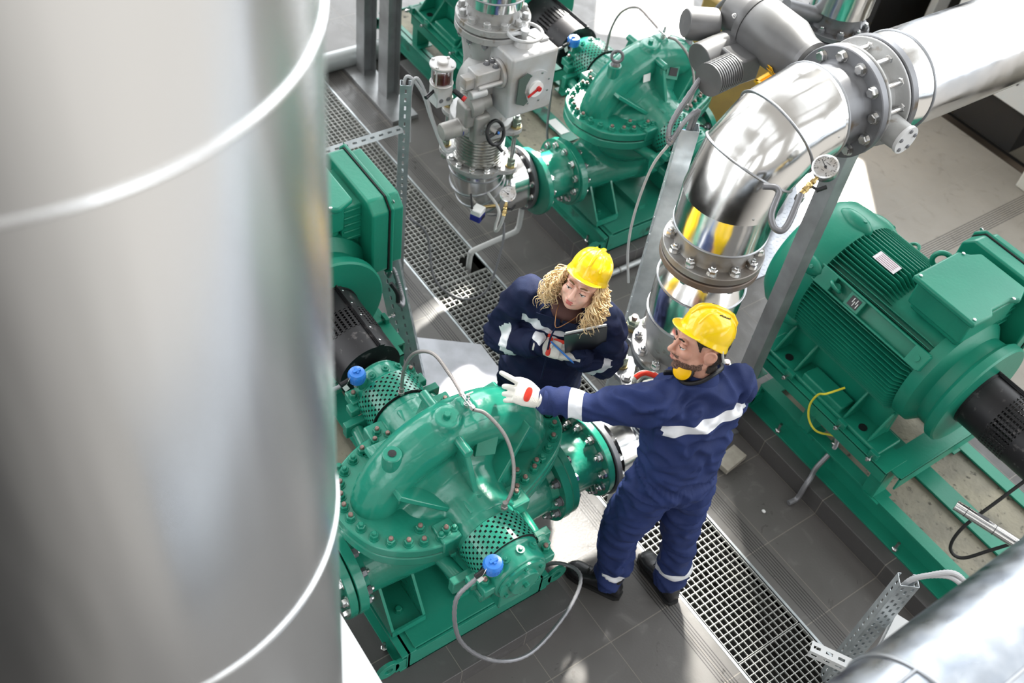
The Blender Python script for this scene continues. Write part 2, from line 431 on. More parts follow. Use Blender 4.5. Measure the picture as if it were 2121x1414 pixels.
# bolts and nuts shared by many parts
def bolt_mesh(name, r, m1, m2, stud=True, washer=True, hh=1.1):
    b = MB()
    if washer: b.mi(0).cyl((0, 0, 0), (0, 0, r * 0.22), r * 1.28, n=16)
    b.mi(0).hexa((0, 0, r * 0.2), (0, 0, 1), r, r * hh)
    if stud: b.mi(1).lathe([(r * .55, 0), (r * .55, r * 1.75), (r * .42, r * 1.95), (0, r * 1.98)], (0, 0, 0), (0, 0, 1), 12)
    return b.mesh(name, [m1, m2], 30)
NUT_G = bolt_mesh('nut', 0.0175, GREEND, RUST)
NUT_GG = bolt_mesh('nut', 0.0175, GREEND, GREEND)
BOLT_G = bolt_mesh('bolt', 0.012, GREEND, GREEND, stud=False)
BOLT_GS = bolt_mesh('bolt', 0.008, GREEND, GREEND, stud=False)
BOLT_Z = bolt_mesh('bolt', 0.019, ZINC, ZINC, stud=False, hh=0.9)
NUT_Z = bolt_mesh('nut', 0.019, ZINC, ZINC)
NUT_ZS = bolt_mesh('nut', 0.008, ZINC, ZINC)
NUT_D = bolt_mesh('nut', 0.019, GREYD, ZINC)
SCREW = bolt_mesh('screw', 0.005, ZINC, ZINC, stud=False, washer=False, hh=.5)
def ring_of(me, name, parent, c, d, R_, n, both=0.0, ph=0.0, world=True, me2=None):
    """n fasteners around a flange; both = pitch along -d for the far side"""
    F = frame(d)
    for i in range(n):
        a = 2 * PI * (i + 0.5) / n + ph
        p = V(c) + F @ V((math.cos(a) * R_, math.sin(a) * R_, 0))
        put(me, name, parent, p, d, world, rot=a)
        if both: put(me2 or me, name, parent, p - V(d).normalized() * both, -V(d), world, rot=a)

# ================================================================== SETTING
GY0, GY1 = 2.372, 2.775           # the drain trench
FLOOR = tile_floor('anti slip floor tiles', -1.19, 3.28, col=(0.108, 0.102, 0.097), groove=[('y', 2.828, 2.925, 7), ('y', 2.242, 2.325, 6)])
FLOORW = tile_floor('sandy floor tiles', -3.24, 6.58, col=(0.26, 0.238, 0.205), warm=True, rough=0.45, groove=[('x', -2.30, -2.17, 8)], pitch=0.62)
TILEP = tile_floor('plinth tiles', -1.19, 3.60, col=(0.075, 0.071, 0.070), rough=0.42)
b = MB()
b.box((-3.5, GY0 - 1.5, -0.04), (9.0, 3.0, 0.08)); b.box((-3.5, (GY1 + 4.9) / 2, -0.04), (9.0, 4.9 - GY1, 0.08))
b.box((-6.2, 6.5, -0.04), (3.6, 3.2, 0.08))
struct(b.build('floor', FLOOR))
b = MB(); b.box((-2.1, 5.82, -0.039), (4.6, 1.86, 0.082)); b.box((-3.6, 5.82, -0.039), (1.6, 1.86, 0.082))
b = MB(); b.box((-2.2, 5.83, -0.039), (4.4, 1.86, 0.082))
struct(b.build('floor_landing', FLOORW))
b = MB()
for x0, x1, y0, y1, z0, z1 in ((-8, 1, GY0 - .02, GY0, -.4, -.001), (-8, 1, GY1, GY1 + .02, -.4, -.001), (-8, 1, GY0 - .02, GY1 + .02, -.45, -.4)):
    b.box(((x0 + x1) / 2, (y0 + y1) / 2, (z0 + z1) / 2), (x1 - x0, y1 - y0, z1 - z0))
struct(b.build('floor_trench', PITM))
b = MB(); b.box((-3.5, GY0 - .006, -.004), (9, .012, .012)); b.box((-3.5, GY1 + .006, -.004), (9, .012, .012))
struct(b.build('trim_1', GALV))
def plinth(name, x0, x1, y0, y1, h=0.12):
    b = MB(); b.box(((x0 + x1) / 2, (y0 + y1) / 2, h / 2), (x1 - x0, y1 - y0, h)); struct(b.build(name, TILEP, bevel=0.003))
plinth('floor_plinth', -6.2, -1.385, 0.75, 1.86)
plinth('floor_plinth', -5.42, -3.08, 3.28, 4.35)
plinth('floor_plinth', -2.02, 1.0, 3.28, 4.35)
# pit edge, pit and block wall at the far right
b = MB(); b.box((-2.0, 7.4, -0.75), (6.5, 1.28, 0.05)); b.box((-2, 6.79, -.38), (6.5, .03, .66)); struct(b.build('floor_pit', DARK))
b = MB(); b.box((-2.0, 8.15, 0.6), (6.0, 0.2, 2.8)); struct(b.build('wall_back', BRICK))
b = MB(); b.box((-4.55, 7.6, 0.9), (0.5, 1.0, 2.0)); struct(b.build('wall_corner', DARK))

# ------------------------------------------------------------------ gratings
def grate_mesh(x0, x1, y0=GY0 + .008, y1=GY1 - .008, hole=None):
    b = MB(); t = 0.0026; h = 0.022; p = 0.0333
    n = int(round((x1 - x0) / p)); m = int(round((y1 - y0) / p))
    for i in range(n + 1):
        x = x0 + (x1 - x0) * i / n; hh = h if i in (0, n) else h
        ya, yb = y0, y1
        if hole and hole[0] < x < hole[1]: yb = hole[2]
        b.box((x, (ya + yb) / 2, -hh / 2 - .001), (t, yb - ya, hh))
    for j in range(m + 1):
        y = y0 + (y1 - y0) * j / m
        xs = [(x0, x1)]
        if hole and y > hole[2]: xs = [(x0, hole[0]), (hole[1], x1)]
        for a, c in xs:
            if c - a > 0.02: b.box(((a + c) / 2, y, -h / 2 + (0 if j in (0, m) else .005)), (c - a, t, h if j in (0, m) else .010))
    return b
gx = [-7.6, -6.6, -5.6, -4.30, -3.475, -2.63, -1.72, -0.80, 0.2]
GL = ['beyond the post pair, farthest from the workers', 'beside the stacked steel post base', 'under the slotted cross arm, far up the drain', 'beside the green terminal box and reaching the drain pipe', 'running behind the woman from the drain pipe', 'between the woman and the green flanged spool', 'under the boots of the man, with debris on it', 'at the bottom edge by the slotted bracket']
for i in range(8):
    hole = (-3.62, -3.49, 2.66) if i == 3 else None
    o = grate_mesh(gx[i] + .004, gx[i + 1] - .004, hole=hole).build('floor_grating', mat('galvanised grating', (0.60, 0.60, 0.57), 0.42, 0.5, col2=(0.46, 0.47, 0.45), nscale=10), ang=30)
    tag(o, 'square mesh steel grating ' + GL[i], 'grating', 'drain gratings')

# aluminium cover plate and checker plate
b = MB(); b.prism([(-3.20, 2.10), (-2.975, 2.40), (-2.73, 2.392), (-2.52, 2.12), (-2.72, 1.965), (-2.83, 1.93)], 0.001, 0.008)
o = b.build('cover_plate', ALUP); tag(o, 'five sided ribbed metal cover plate on the floor left of the woman', 'plate')
# ribs of the plate
t_ = ALUP.node_tree
wv = t_.nodes.new('ShaderNodeTexBrick'); wv.inputs['Scale'].default_value = 36; wv.inputs['Mortar Size'].default_value = 0.012; wv.offset = 0.5
tcc = t_.nodes.new('ShaderNodeTexCoord'); t_.links.new(tcc.outputs['Object'], wv.inputs['Vector'])
bp = t_.nodes.new('ShaderNodeBump'); bp.inputs['Distance'].default_value = 0.003; t_.links.new(wv.outputs['Fac'], bp.inputs['Height']); t_.links.new(bp.outputs[0], t_.nodes['Principled BSDF'].inputs['Normal'])
b = MB(); b.box((-3.05, 4.62, 0.006), (0.90, 0.98, 0.008))
for i in range(30):
    for j in range(32):
        x = -3.48 + i * 0.03; y = 4.15 + j * 0.03
        b.box((x, y, 0.0105), (0.022, 0.006, 0.0016), Matrix.Rotation(PI / 4 if (i + j) % 2 else -PI / 4, 3, 'Z'))
o = b.build('checker_plate', mat('checker plate steel', (0.50, 0.52, 0.56), 0.33, 0.9, col2=(0.36, 0.38, 0.42), nscale=5)); tag(o, 'steel checker plate floor cover behind the tall steel post', 'plate')

# ================================================================== PUMP
def pump_upper():
    b = MB()
    pts = []; rr = []
    for i in range(25):
        a = PI * (-0.06 + 1.12 * i / 24)
        t = i / 24
        rt = 0.116 - 0.022 * t
        ro = [0.465, 0.450, 0.430, 0.412, 0.405, 0.408, 0.415, 0.42][min(7, int(t * 7))] * (1 - (t * 7) % 1) + [0.465, 0.450, 0.430, 0.412, 0.405, 0.408, 0.415, 0.42, .42][min(8, int(t * 7) + 1)] * ((t * 7) % 1)
        rc = ro - rt
        pts.append(V((0, math.cos(a) * rc + 0.02 * (1 - t), math.sin(a) * rc))); rr.append(rt)
    b.tube(pts, rr, 16)
    # wide volute body between the rim and the suction chambers
    for sgn in (1, -1):
        b.lathe([(0.0, 0.0), (0.37, 0.0), (0.365, 0.086), (0.31, 0.080), (0.23, 0.088), (0.175, 0.125), (0.15, 0.19), (0.138, 0.30), (0.0, 0.30)], (0, 0.01, 0), (sgn, 0, 0), 36)
        b.ball((sgn * 0.10, 0.00, 0.0), (0.140, 0.27, 0.125), 24)
        # ribs
        for ang, r1, r2, xx in ((93, .13, .385, .185), (147, .13, .36, .17), (38, .13, .40, .17)):
            a = math.radians(ang); d = V((0, math.cos(a), math.sin(a)))
            R = Matrix((V((1, 0, 0)), d, V((1, 0, 0)).cross(d))).transposed()
        d = V((0, math.cos(math.radians(93)), math.sin(math.radians(93))))
        b.box((sgn * 0.05, 0.10, 0.235), (0.085, 0.12, 0.09), Matrix.Rotation(math.radians(-20), 3, 'X'))
        b.lathe([(.062, -.08), (.055, 0.010), (.048, .013)], (0.02, -0.03, 0.398), V((0.0, -0.05, 1)), 20)
    b.box((0.0, 0.055, 0.392), (0.08, 0.06, 0.05))
    me = bake(b, 'upper_casing', [GREEN], 0.0085, 7)
    bm = bmesh.new(); bm.from_mesh(me)
    bmesh.ops.bisect_plane(bm, geom=bm.verts[:] + bm.edges[:] + bm.faces[:], plane_co=(0, 0, 0.035), plane_no=(0, 0, -1), clear_outer=True)
    bm.to_mesh(me); bm.free(); me.shade_smooth()
    return me
def pump_lower():
    b = MB()
    for sgn in (1, -1):
        b.lathe([(0.0, 0.0), (0.37, 0.0), (0.36, 0.06), (0.26, 0.12), (0.17, 0.20), (0.145, 0.28), (0.0, 0.28)], (0, 0.01, -0.03), (sgn, 0, 0), 32)
        b.ball((sgn * 0.10, 0.0, -0.10), (0.17, 0.34, 0.20), 24)
    b.ball((0, 0.02, -0.22), (0.20, 0.38, 0.22), 24)
    b.lathe([(0.16, 0), (0.155, .2), (0.15, 0.50)], (0.055, 0.0, -0.33), (0, 1, 0), 28)
    b.lathe([(0.17, 0), (0.155, .2), (0.14, 0.46)], (0.0, 0.0, -0.35), (0, -1, 0), 28)
    me = bake(b, 'lower_casing', [GREEN], 0.010, 6)
    bm = bmesh.new(); bm.from_mesh(me)
    bmesh.ops.bisect_plane(bm, geom=bm.verts[:] + bm.edges[:] + bm.faces[:], plane_co=(0, 0, -0.035), plane_no=(0, 0, 1), clear_outer=True)
    bm.to_mesh(me); bm.free(); me.shade_smooth()
    return me
HALF = [(0.0, -0.475), (0.08, -0.462), (0.185, -0.415), (0.262, -0.32), (0.305, -0.20), (0.300, -0.05), (0.30, 0.075), (0.280, 0.167), (0.243, 0.273), (0.200, 0.375), (0.145, 0.465), (0.085, 0.520), (0.035, 0.540), (0.0, 0.543)]
def outline(half, k=5):
    h = smooth_path([(x, y, 0) for x, y in half], k)
    pts = [(p.x, p.y) for p in h] + [(-p.x * .86, p.y) for p in reversed(h[1:-1])]
    return pts
def make_pump(name, label, loc, eye=False, ptree=None):
    t = thing(name, label, 'pump', loc, 0, 'green split casing pumps')
    Z = 0.88 - loc[2]
    S = V((0, 0, Z))
    uc = put(UPPER, 'upper_casing', t, S); lc = put(LOWER, 'lower_casing', t, S)
    for sgn in (1, -1):
        for ang, r1, r2, xx in ((95, .12, .350, .195), (146, .12, .360, .180), (42, .12, .385, .180)):
            a = math.radians(ang); d = V((0, math.cos(a), math.sin(a))); q = V((1, 0, 0)).cross(d)
            b = MB(); vs = []
            for s_ in (-1, 1):
                for xa, ra in ((.04, r1), (xx + .03, r1), (xx - .050, r2), (.02, r2)): vs.append(S + V((sgn * xa, .01, 0)) + d * ra + q * .011 * s_)
            b.add(vs, [(0, 1, 2, 3), (7, 6, 5, 4), (0, 4, 5, 1), (1, 5, 6, 2), (2, 6, 7, 3), (3, 7, 4, 0)])
            if ang == 95: b.cyl(S + V((sgn * .03, .01, 0)) + d * (r2 - .01), S + V((sgn * .165, .01, 0)) + d * (r2 - .01), .020, n=16)
            b.build('rib', GREEN, t, bevel=.004)
    b = MB(); b.cyl(S + V((.02, -.26, .16)), S + V((.02, -.26, .335)), .041, .037, n=28); b.build('lifting_boss', GREEN, t, bevel=.004)
    ol = outline(HALF)
    b = MB(); b.prism(ol, 0.003, 0.050, o=S); b.build('split_flange', GREEN, t, bevel=0.006)
    b = MB(); b.prism(ol, -0.055, -0.003, o=S); b.build('split_flange', GREEN, t, bevel=0.006)
    b = MB(); b.prism([(x * .985, y * .985) for x, y in ol], -0.004, 0.004, o=S); b.build('gasket', BLACKR, t)
    # nuts round the split line
    hp = smooth_path([(x, y, 0) for x, y in HALF], 12); ins = []
    for i, p in enumerate(hp):
        a = hp[max(0, i - 1)]; c = hp[min(len(hp) - 1, i + 1)]; tn = (c - a).normalized(); ins.append(p + V((-tn.y, tn.x, 0)) * 0.036)
    d = 0; last = ins[0]; want = 0.03; k = 0
    for p in ins[1:]:
        d += (p - last).length; last = p
        if d >= want:
            want += 0.062
            if abs(p.y) < 0.125 and p.x > 0.2: continue
            for sg in (1, -1):
                k += 1; put(NUT_GG if k % 5 in (0, 3) else NUT_G, 'nut', t, S + V((p.x * (1 if sg > 0 else -.86), p.y, 0.050)), (0, 0, 1), rot=k * .7)
    for sg in (1, -1):
        for y, z in ((-.235, .05), (.225, .05), (-.365, .05), (.32, .05)):
            put(NUT_G if y > -.3 else BOLT_G, 'nut' if y > -.3 else 'bolt', t, S + V((sg * (.20 if y < 0 else .175), y, z)), (0, 0, 1))
    # shaft ends
    for sg in (1, -1):
        D = (sg, 0, 0)
        b = MB(); b.lathe([(0.138, 0.20), (0.132, 0.30), (0.128, 0.335)], S, D, 32)
        b.box(S + V((sg * .262, -.155, .028)), (.10, .085, .075)); b.box(S + V((sg * .262, .155, .028)), (.10, .085, .075))
        b.box(S + V((sg * .235, 0, .10)), (.085, .13, .06))
        b.build('seal_chamber', GREEN, t, bevel=0.008)
        for y in (-.16, .16): put(NUT_G, 'nut', t, S + V((sg * .262, y, .064)), (0, 0, 1))
        put(BOLT_G, 'bolt', t, S + V((sg * .235, 0, .129)), (0, 0, 1))
        # perforated guard, real square holes
        b = MB(); r = 0.140; n = 58; rows = 9; x0 = .335; x1 = .455
        for i in range(n):
            a = 2 * PI * i / n; a2 = 2 * PI * (i + 1) / n
            if math.sin((a + a2) / 2) < -0.55: continue
            for j in range(rows):
                xa = x0 + (x1 - x0) * j / rows; xb = x0 + (x1 - x0) * (j + 1) / rows
                def P(u, v):
                    aa = a + (a2 - a) * u; return S + V((sg * (xa + (xb - xa) * v), math.cos(aa) * r, math.sin(aa) * r))
                if (i + j) % 2 == 0 or j in (0, rows - 1) and False:
                    q = .17
                    vs = [P(0, 0), P(1, 0), P(1, 1), P(0, 1), P(q, q), P(1 - q, q), P(1 - q, 1 - q), P(q, 1 - q)]
                    b.add(vs, [(0, 1, 5, 4), (1, 2, 6, 5), (2, 3, 7, 6), (3, 0, 4, 7)])
                else: b.add([P(0, 0), P(1, 0), P(1, 1), P(0, 1)], [(0, 1, 2, 3)])
        g = b.build('perforated_guard', GREEN, t, ang=12)
        b = MB(); b.lathe([(0.134, 0.335), (0.134, 0.455)], S, D, 48); b.build('guard_shade_sleeve', DARK, t)  # black sleeve added so the holes read as dark; shade put into colour
        b = MB(); b.lathe([(0.128, .452), (0.130, .462), (0.122, .47), (0.118, .53), (0.112, .545)], S, D, 36)
        for y in (-.135, .135): b.box(S + V((sg * .50, y, .0)), (.075, .05, .045)); b.box(S + V((sg * .46, y * 1.18, -.01)), (.05, .045, .04))
        b.box(S + V((sg * .50, 0, -.13)), (.07, .15, .12))
        b.cyl(S + V((sg * .505, -.085, .055)), S + V((sg * .505, -.105, .115)), .026)
        hs = b.build('bearing_housing', GREEN, t, bevel=0.005)
        for y in (-.138, .138): put(NUT_G, 'nut', t, S + V((sg * .50, y, .022)), (0, 0, 1))
        for aa in (55, 85, 115):
            a = math.radians(aa); dd = V((0, math.cos(a), math.sin(a)))
            b = MB(); b.cyl(S + V((sg * .497, 0, 0)) + dd * .115, S + V((sg * .497, 0, 0)) + dd * .128, .017, n=14); b.hexa(S + V((sg * .497, 0, 0)) + dd * .127, dd, .008, .009)
            b.build('plug', GREEND, t)
        b = MB(); b.lathe([(0.104, .545), (0.104, .556), (.10, .558), (0.064, .558), (0.062, .572), (.058, .575), (0, .575)], S, D, 36)
        cv = b.build('bearing_cover', GREEN, t)
        for i in range(6):
            a = 2 * PI * (i + .5) / 6; put(BOLT_GS, 'bolt', t, S + V((sg * .556, math.cos(a) * .085, math.sin(a) * .085)), D)
        put(BOLT_G, 'bolt', t, S + V((sg * .573, 0, 0)), D)
        # bearing support arms
        for y in (-.175, .175):
            b = MB(); b.tube([S + V((sg * .23, y * 1.1, -.08)), S + V((sg * .40, y, -.065))], .030, 14); b.box(S + V((sg * .415, y, -.062)), (.035, .10, .075))
            b.build('support_arm', GREEN, t, bevel=.004); put(BOLT_G, 'bolt', t, S + V((sg * .433, y + .02, -.06)), D)
        b = MB(); b.box(S + V((sg * .44, 0, -.155)), (.09, .26, .05)); b.box(S + V((sg * .36, 0, -.17)), (.20, .20, .07)); b.build('bearing_bracket', GREEN, t, bevel=.01)
        # blue temperature sensor
        c = S + V((sg * .505, -.118, .115))
        b = MB(); b.cyl(c - V((0, 0, .04)), c, .014, n=14); b.hexa(c + V((0, 0, -.008)), (0, 0, 1), .022, .014); s0 = b.build('temperature_sensor', ZINC, t)
        b = MB(); b.lathe([(.034, 0), (.036, .012), (.037, .038), (.034, .044), (.031, .05), (.012, .053), (0, .053)], c, (0, 0, 1), 28)
        b.box(c + V((0, 0, .056)), (.010, .034, .010)); b.box(c + V((0, 0, .055)), (.026, .010, .008))
        for i in range(20):
            a = 2 * PI * i / 20; b.box(c + V((math.cos(a) * .0365, math.sin(a) * .0365, .026)), (.003, .003, .022), Matrix.Rotation(a, 3, 'Z'))
        b.build('sensor_cap', BLUEP, s0)
        b = MB(); b.box(c + V((.01, -.055, -.012)), (.002, .022, .036), Matrix.Rotation(.4, 3, 'X')); b.build('tag', WHITEP, s0)
        b = MB(); b.tube([c + V((0, -.02, .05)), c + V((.012, -.045, .03)), c + V((.01, -.052, .004))], .0015, 6, k=4); b.build('chain', ZINC, s0)
        b = MB(); b.tube([c + V((0, -.03, .018)), c + V((0, -.075, .010))], [.012, .009], 12); b.build('cable_gland', BLACKP, s0)
    # nozzles with flanges
    for sg, y0, zz, r in ((1, .475, -.33, .205), (-1, -.44, -.35, .195)):
        c = S + V((.055 if sg > 0 else 0, y0, zz)); D = (0, sg, 0)
        b = MB(); b.lathe([(.15, -.03), (.165, 0), (r, .002), (r, .040), (r - .004, .043), (.10, .043)], c, D, 48)
        b.build('nozzle_flange', GREEN, t)
        ring_of(NUT_D, 'nut', t, c + V((0, -sg * .0, 0)), (0, -sg, 0), r - .034, 12, world=False)
        # foot bracket with two gussets
    for sg in (-1, 1):
        y = -.29 if sg < 0 else .29
        b = MB()
        for yy in (y - .075, y + .075):
            vs = []
            for s_ in (-.006, .006):
                for xa, za in ((.02, -.61), (.255, -.61), (.255, -.575), (.10, -.33), (.02, -.33)): vs.append(S + V((xa, yy + s_, za)))
            b.add(vs, [(0, 1, 2, 3, 4), (9, 8, 7, 6, 5), (0, 5, 6, 1), (1, 6, 7, 2), (2, 7, 8, 3), (3, 8, 9, 4), (4, 9, 5, 0)])
        b.box(S + V((.137, y, -.605)), (.24, .16, .014)); b.box(S + V((.255, y, -.592)), (.010, .16, .038)); b.box(S + V((.03, y, -.50)), (.012, .15, .22))
        b.build('support_foot', GREEN, t)
        put(BOLT_G, 'bolt', t, S + V((.17, y, -.598)), (0, 0, 1)).scale = (1.3,) * 3
    for sg in (-1,):
        b = MB(); b.box(S + V((-.12, 0, -.53)), (.16, .5, .14)); b.build('support_foot', GREEN, t, bevel=.004)
    # plugs and pads on top
    put(BOLT_G, 'bolt', t, S + V((.02, -.03, .408)), (0, 0, 1), rot=.3).scale = (1.25,) * 3
    b = MB(); b.lathe([(.016, 0), (.0, 0.001)], S + V((.02, -.26, .338)), (0, 0, 1), 16); b.build('threaded_hole', DARK, t)
    b = MB(); b.box(S + V((.105, .105, .240)), (.014, .095, .085), Matrix.Rotation(math.radians(-22), 3, 'Y') @ Matrix.Rotation(math.radians(-20), 3, 'X')); 
    b.build('name_plate_pad', GREEN, t, bevel=.002)
    # flushing line: valve on the ridge and two hoses down to the seal chambers
    v0 = S + V((.02, .055, .412))
    b = MB(); b.cyl(v0, v0 + V((0, 0, .03)), .011); b.hexa(v0 + V((0, 0, .012)), (0, 0, 1), .014, .012); b.cyl(v0 + V((-.035, 0, .036)), v0 + V((.035, 0, .036)), .009); b.hexa(v0 + V((-.045, 0, .036)), (1, 0, 0), .012, .016); b.hexa(v0 + V((.030, 0, .036)), (1, 0, 0), .012, .016)
    b.cyl(v0 + V((0, 0, .03)), v0 + V((0, 0, .075)), .007); b.hexa(v0 + V((0, 0, .05)), (0, 0, 1), .010, .010); b.tube([v0 + V((0, -.02, .078)), v0 + V((0, .02, .078))], .003, 6)
    b.build('vent_valve', ZINC, t)
    p1 = [v0 + V((.045, 0, .036)), S + V((.10, .09, .435)), S + V((.18, .125, .375)), S + V((.25, .125, .295)), S + V((.31, .09, .22)), S + V((.328, .05, .152))]
    p2 = [v0 + V((-.045, 0, .036)), S + V((-.12, .06, .46)), S + V((-.22, .05, .475)), S + V((-.30, .02, .41)), S + V((-.335, -.0, .29)), S + V((-.332, -.01, .152))]
    for p in (p1, p2):
        b = MB(); b.tube(p, .0075, 10, k=10); b.cyl(p[-1], p[-1] + V((0, 0, .03)), .0095); b.hexa(p[-1] - V((0, 0, .006)), (0, 0, 1), .014, .014); b.build('flushing_hose', HOSE, t)
    if eye:
        b = MB(); b.box(S + V((.1135, .108, .243)), (.003, .06, .045), Matrix.Rotation(math.radians(-22), 3, 'Y') @ Matrix.Rotation(math.radians(-20), 3, 'X')); b.build('name_plate', BLACKP, t)
        b = MB(); b.box(S + V((.106, -.085, .255)), (.003, .05, .045), Matrix.Rotation(math.radians(-12), 3, 'Y')); b.build('name_plate', WHITEP, t)
        for y, z in ((-.26, .335), (.27, .335)):
            if y > 0:
                b = MB(); b.cyl(S + V((.02, y, .20)), S + V((.02, y, z)), .036); b.build('lifting_boss', GREEN, t, bevel=.004)
            b = MB(); b.cyl(S + V((.02, y, z)), S + V((.02, y, z + .02)), .028, .018); b.torus(S + V((.02, y, z + .052)), (.72, -.62, .3), .030, .0085, 28, 10); b.build('lifting_eye', GREYD, t)
    return t
UPPER = pump_upper(); LOWER = pump_lower()
P1 = (-1.87, 1.41, 0.25); P2 = (-3.50, 3.74, 0.25)
make_pump('centrifugal_pump', 'large green split casing pump in the foreground under the pointing glove', P1)
make_pump('centrifugal_pump', 'green split casing pump with two lifting eyes in the background, top centre', P2, eye=True)

# ================================================================== BASE FRAMES (local origin: pump centre on the plinth)
def lug(b, c, sg):
    """flat lifting lug with a hole, standing across the end of the frame"""
    n = 18; R = .052; r = .020
    F = Matrix(((0, 0, 1), (1, 0, 0), (0, 1, 0)))
    vs = []; fs = []
    for x in (-.009, .009):
        for i in range(n):
            a = 2 * PI * i / n; vs.append(V(c) + F @ V((math.cos(a) * R, math.sin(a) * R, x)))
        for i in range(n):
            a = 2 * PI * i / n; vs.append(V(c) + F @ V((math.cos(a) * r, math.sin(a) * r, x)))
    for i in range(n):
        j = (i + 1) % n
        fs += [(i, j, n + j, n + i), (2 * n + j, 2 * n + i, 3 * n + i, 3 * n + j), (i, 2 * n + i, 2 * n + j, j), (n + j, 3 * n + j, 3 * n + i, n + i)]
    b.add(vs, fs)
    b.box(V(c) + V((0, -sg * .075, -.012)), (.018, .085, .08))
def base_frame(label, x, y, mat_, x1=.35, x0=-2.35, pump=True):
    t = thing('pump_skid', label, 'base frame', (x, y, .12), 0, 'green steel base frames')
    H = .13
    for yy in ((-.34, .34) if pump else (-.33, 0.02, .345)):
        wd = .07 if yy != .02 else .11
        b = MB(); b.box(((x0 + x1) / 2, yy, H - .006), (x1 - x0, wd, .012)); b.box(((x0 + x1) / 2, yy, .006), (x1 - x0, wd * 1.2, .012)); b.box(((x0 + x1) / 2, yy, H / 2), (x1 - x0, .012, H))
        b.build('side_rail', mat_, t, bevel=.001)
    if pump:
        b = MB(); b.box(((x0 - .50) / 2, 0.02, H - .004), (-.50 - x0, .10, .010)); b.build('centre_rail', mat_, t, bevel=.001)
        b = MB(); b.box((-.66, 0.02, H + .002), (.16, .07, .002)); b.build('sticker', WHITEP, t)
    b = MB(); b.box((x1 - .006, 0, .060), (.012, .70, .118)); b.box((x1 - .05, 0, .006), (.10, .70, .012)); b.build('end_rail', mat_, t, bevel=.001)
    b = MB(); b.box((x0 + .006, 0, .060), (.012, .70, .118)); b.build('end_rail', mat_, t, bevel=.001)
    if pump:
        b = MB(); b.box((-.06, 0, H + .003), (.80, .62, .012)); b.build('top_plate', mat_, t, bevel=.001)
        b = MB(); b.box((-.05, -.01, H - .012), (.60, .05, .1)); b.build('cross_rail', mat_, t)
    else:
        b = MB(); b.box((x1 - .45, 0, H - .006), (.08, .66, .012)); b.build('cross_rail', mat_, t)
    xe = -.47 if pump else x1 - .02
    b = MB(); b.box(((x0 + xe) / 2, 0, H / 2 - .012), (xe - x0 - .03, .66, H - .02)); b.build('grout_fill', CONC, t)
    for xx in (x1 - .012, x0 + .012):
        for sg in (-1, 1):
            b = MB(); lug(b, (xx, sg * .435, .062), sg); b.build('lifting_lug', mat_, t, bevel=.001)
    for xx, sg in ((x1 - .12, -1), (x1 - .10, 1), (-1.45, -1), (-.95, -1), (-.30, -1)):
        if x0 < xx < x1:
            b = MB(); b.cyl((xx, sg * .39, 0), (xx, sg * .39, .065), .008, n=10); b.hexa((xx, sg * .39, .014), (0, 0, 1), .015, .014); b.build('anchor_bolt', ZINC, t)
    return t
def pedestal(label, x, y):
    t = thing('motor_pedestal', label, 'stand', (x, y, .25), 0, 'green motor stands')
    T = .255
    b = MB()
    for yy in (-.315, .315): b.box((-.42, yy, T - .006), (.92, .15, .012)); b.box((-.42, yy + math.copysign(.07, yy), T - .04), (.92, .01, .07))
    b.box((.035, 0, T - .0068), (.13, .70, .012)); b.box((.095, 0, T - .045), (.01, .70, .09)); b.box((-.88, 0, T - .0068), (.1, .7, .012))
    b.build('top_frame', GREENM, t, bevel=.001)
    for xx in (.03, -.42, -.86):
        for yy in (-.30, .30):
            b = MB(); b.box((xx, yy, T / 2 - .006), (.012, .10, T - .012)); b.box((xx - .03, yy + math.copysign(.04, yy), T / 2 - .006), (.07, .010, T - .012)); b.box((xx, yy, .004), (.09, .11, .008)); b.build('leg', GREENM, t)
    return t
base_frame('green steel base frame with round lifting lugs under the foreground pump', -1.87, 1.41, GREEN)
base_frame('stained green steel base frame under the background pump with lifting eyes', -3.50, 3.74, GREENW)
base_frame('green steel base frame with grout strips under the big finned motor at the right', -2.20, 3.76, GREENM, x1=.36, x0=.36 - .001 - .0, pump=False) if False else None
t3 = thing('pump_skid', 'green steel base frame with stained grout strips under the big finned motor', 'base frame', (-1.0, 3.76, .12), 0, 'green steel base frames')
for yy, wd in ((-.315, .07), (0, .115), (.325, .07)):
    b = MB(); x0, x1 = -.84, 1.6
    b.box(((x0 + x1) / 2, yy, .134), (x1 - x0, wd, .012)); b.box(((x0 + x1) / 2, yy - (.03 if yy < 0 else 0), .006), (x1 - x0, wd * 1.5, .012)); b.box(((x0 + x1) / 2, yy, .067), (x1 - x0, .012, .134)); b.build('side_rail', GREENM, t3, bevel=.001)
b = MB(); b.box((-.835, 0, .065), (.012, .70, .13)); b.box((-.80, 0, .1335), (.09, .69, .0115)); b.build('end_rail', GREENM, t3, bevel=.001)
for yy in (-.17, .18):
    b = MB(); b.box((.38, yy, .060), (2.38, .24, .115)); b.build('grout_fill', CONC, t3)
for sg in (-1, 1):
    b = MB(); lug(b, (-.83, sg * .435, .062), sg); b.build('lifting_lug', GREENM, t3, bevel=.001)
for xx in (-.62, .20, 1.0):
    b = MB(); b.cyl((xx, -.385, 0), (xx, -.385, .075), .009, n=10); b.hexa((xx, -.385, .014), (0, 0, 1), .016, .014); b.build('anchor_bolt', ZINC, t3)
pedestal('green steel stand under the big finned motor at the right', -1.07, 3.75)
pedestal('green steel stand under the motor at the left edge', -2.86, 1.41)
pedestal('green steel stand under the motor behind the top centre pump', -4.50, 3.74)

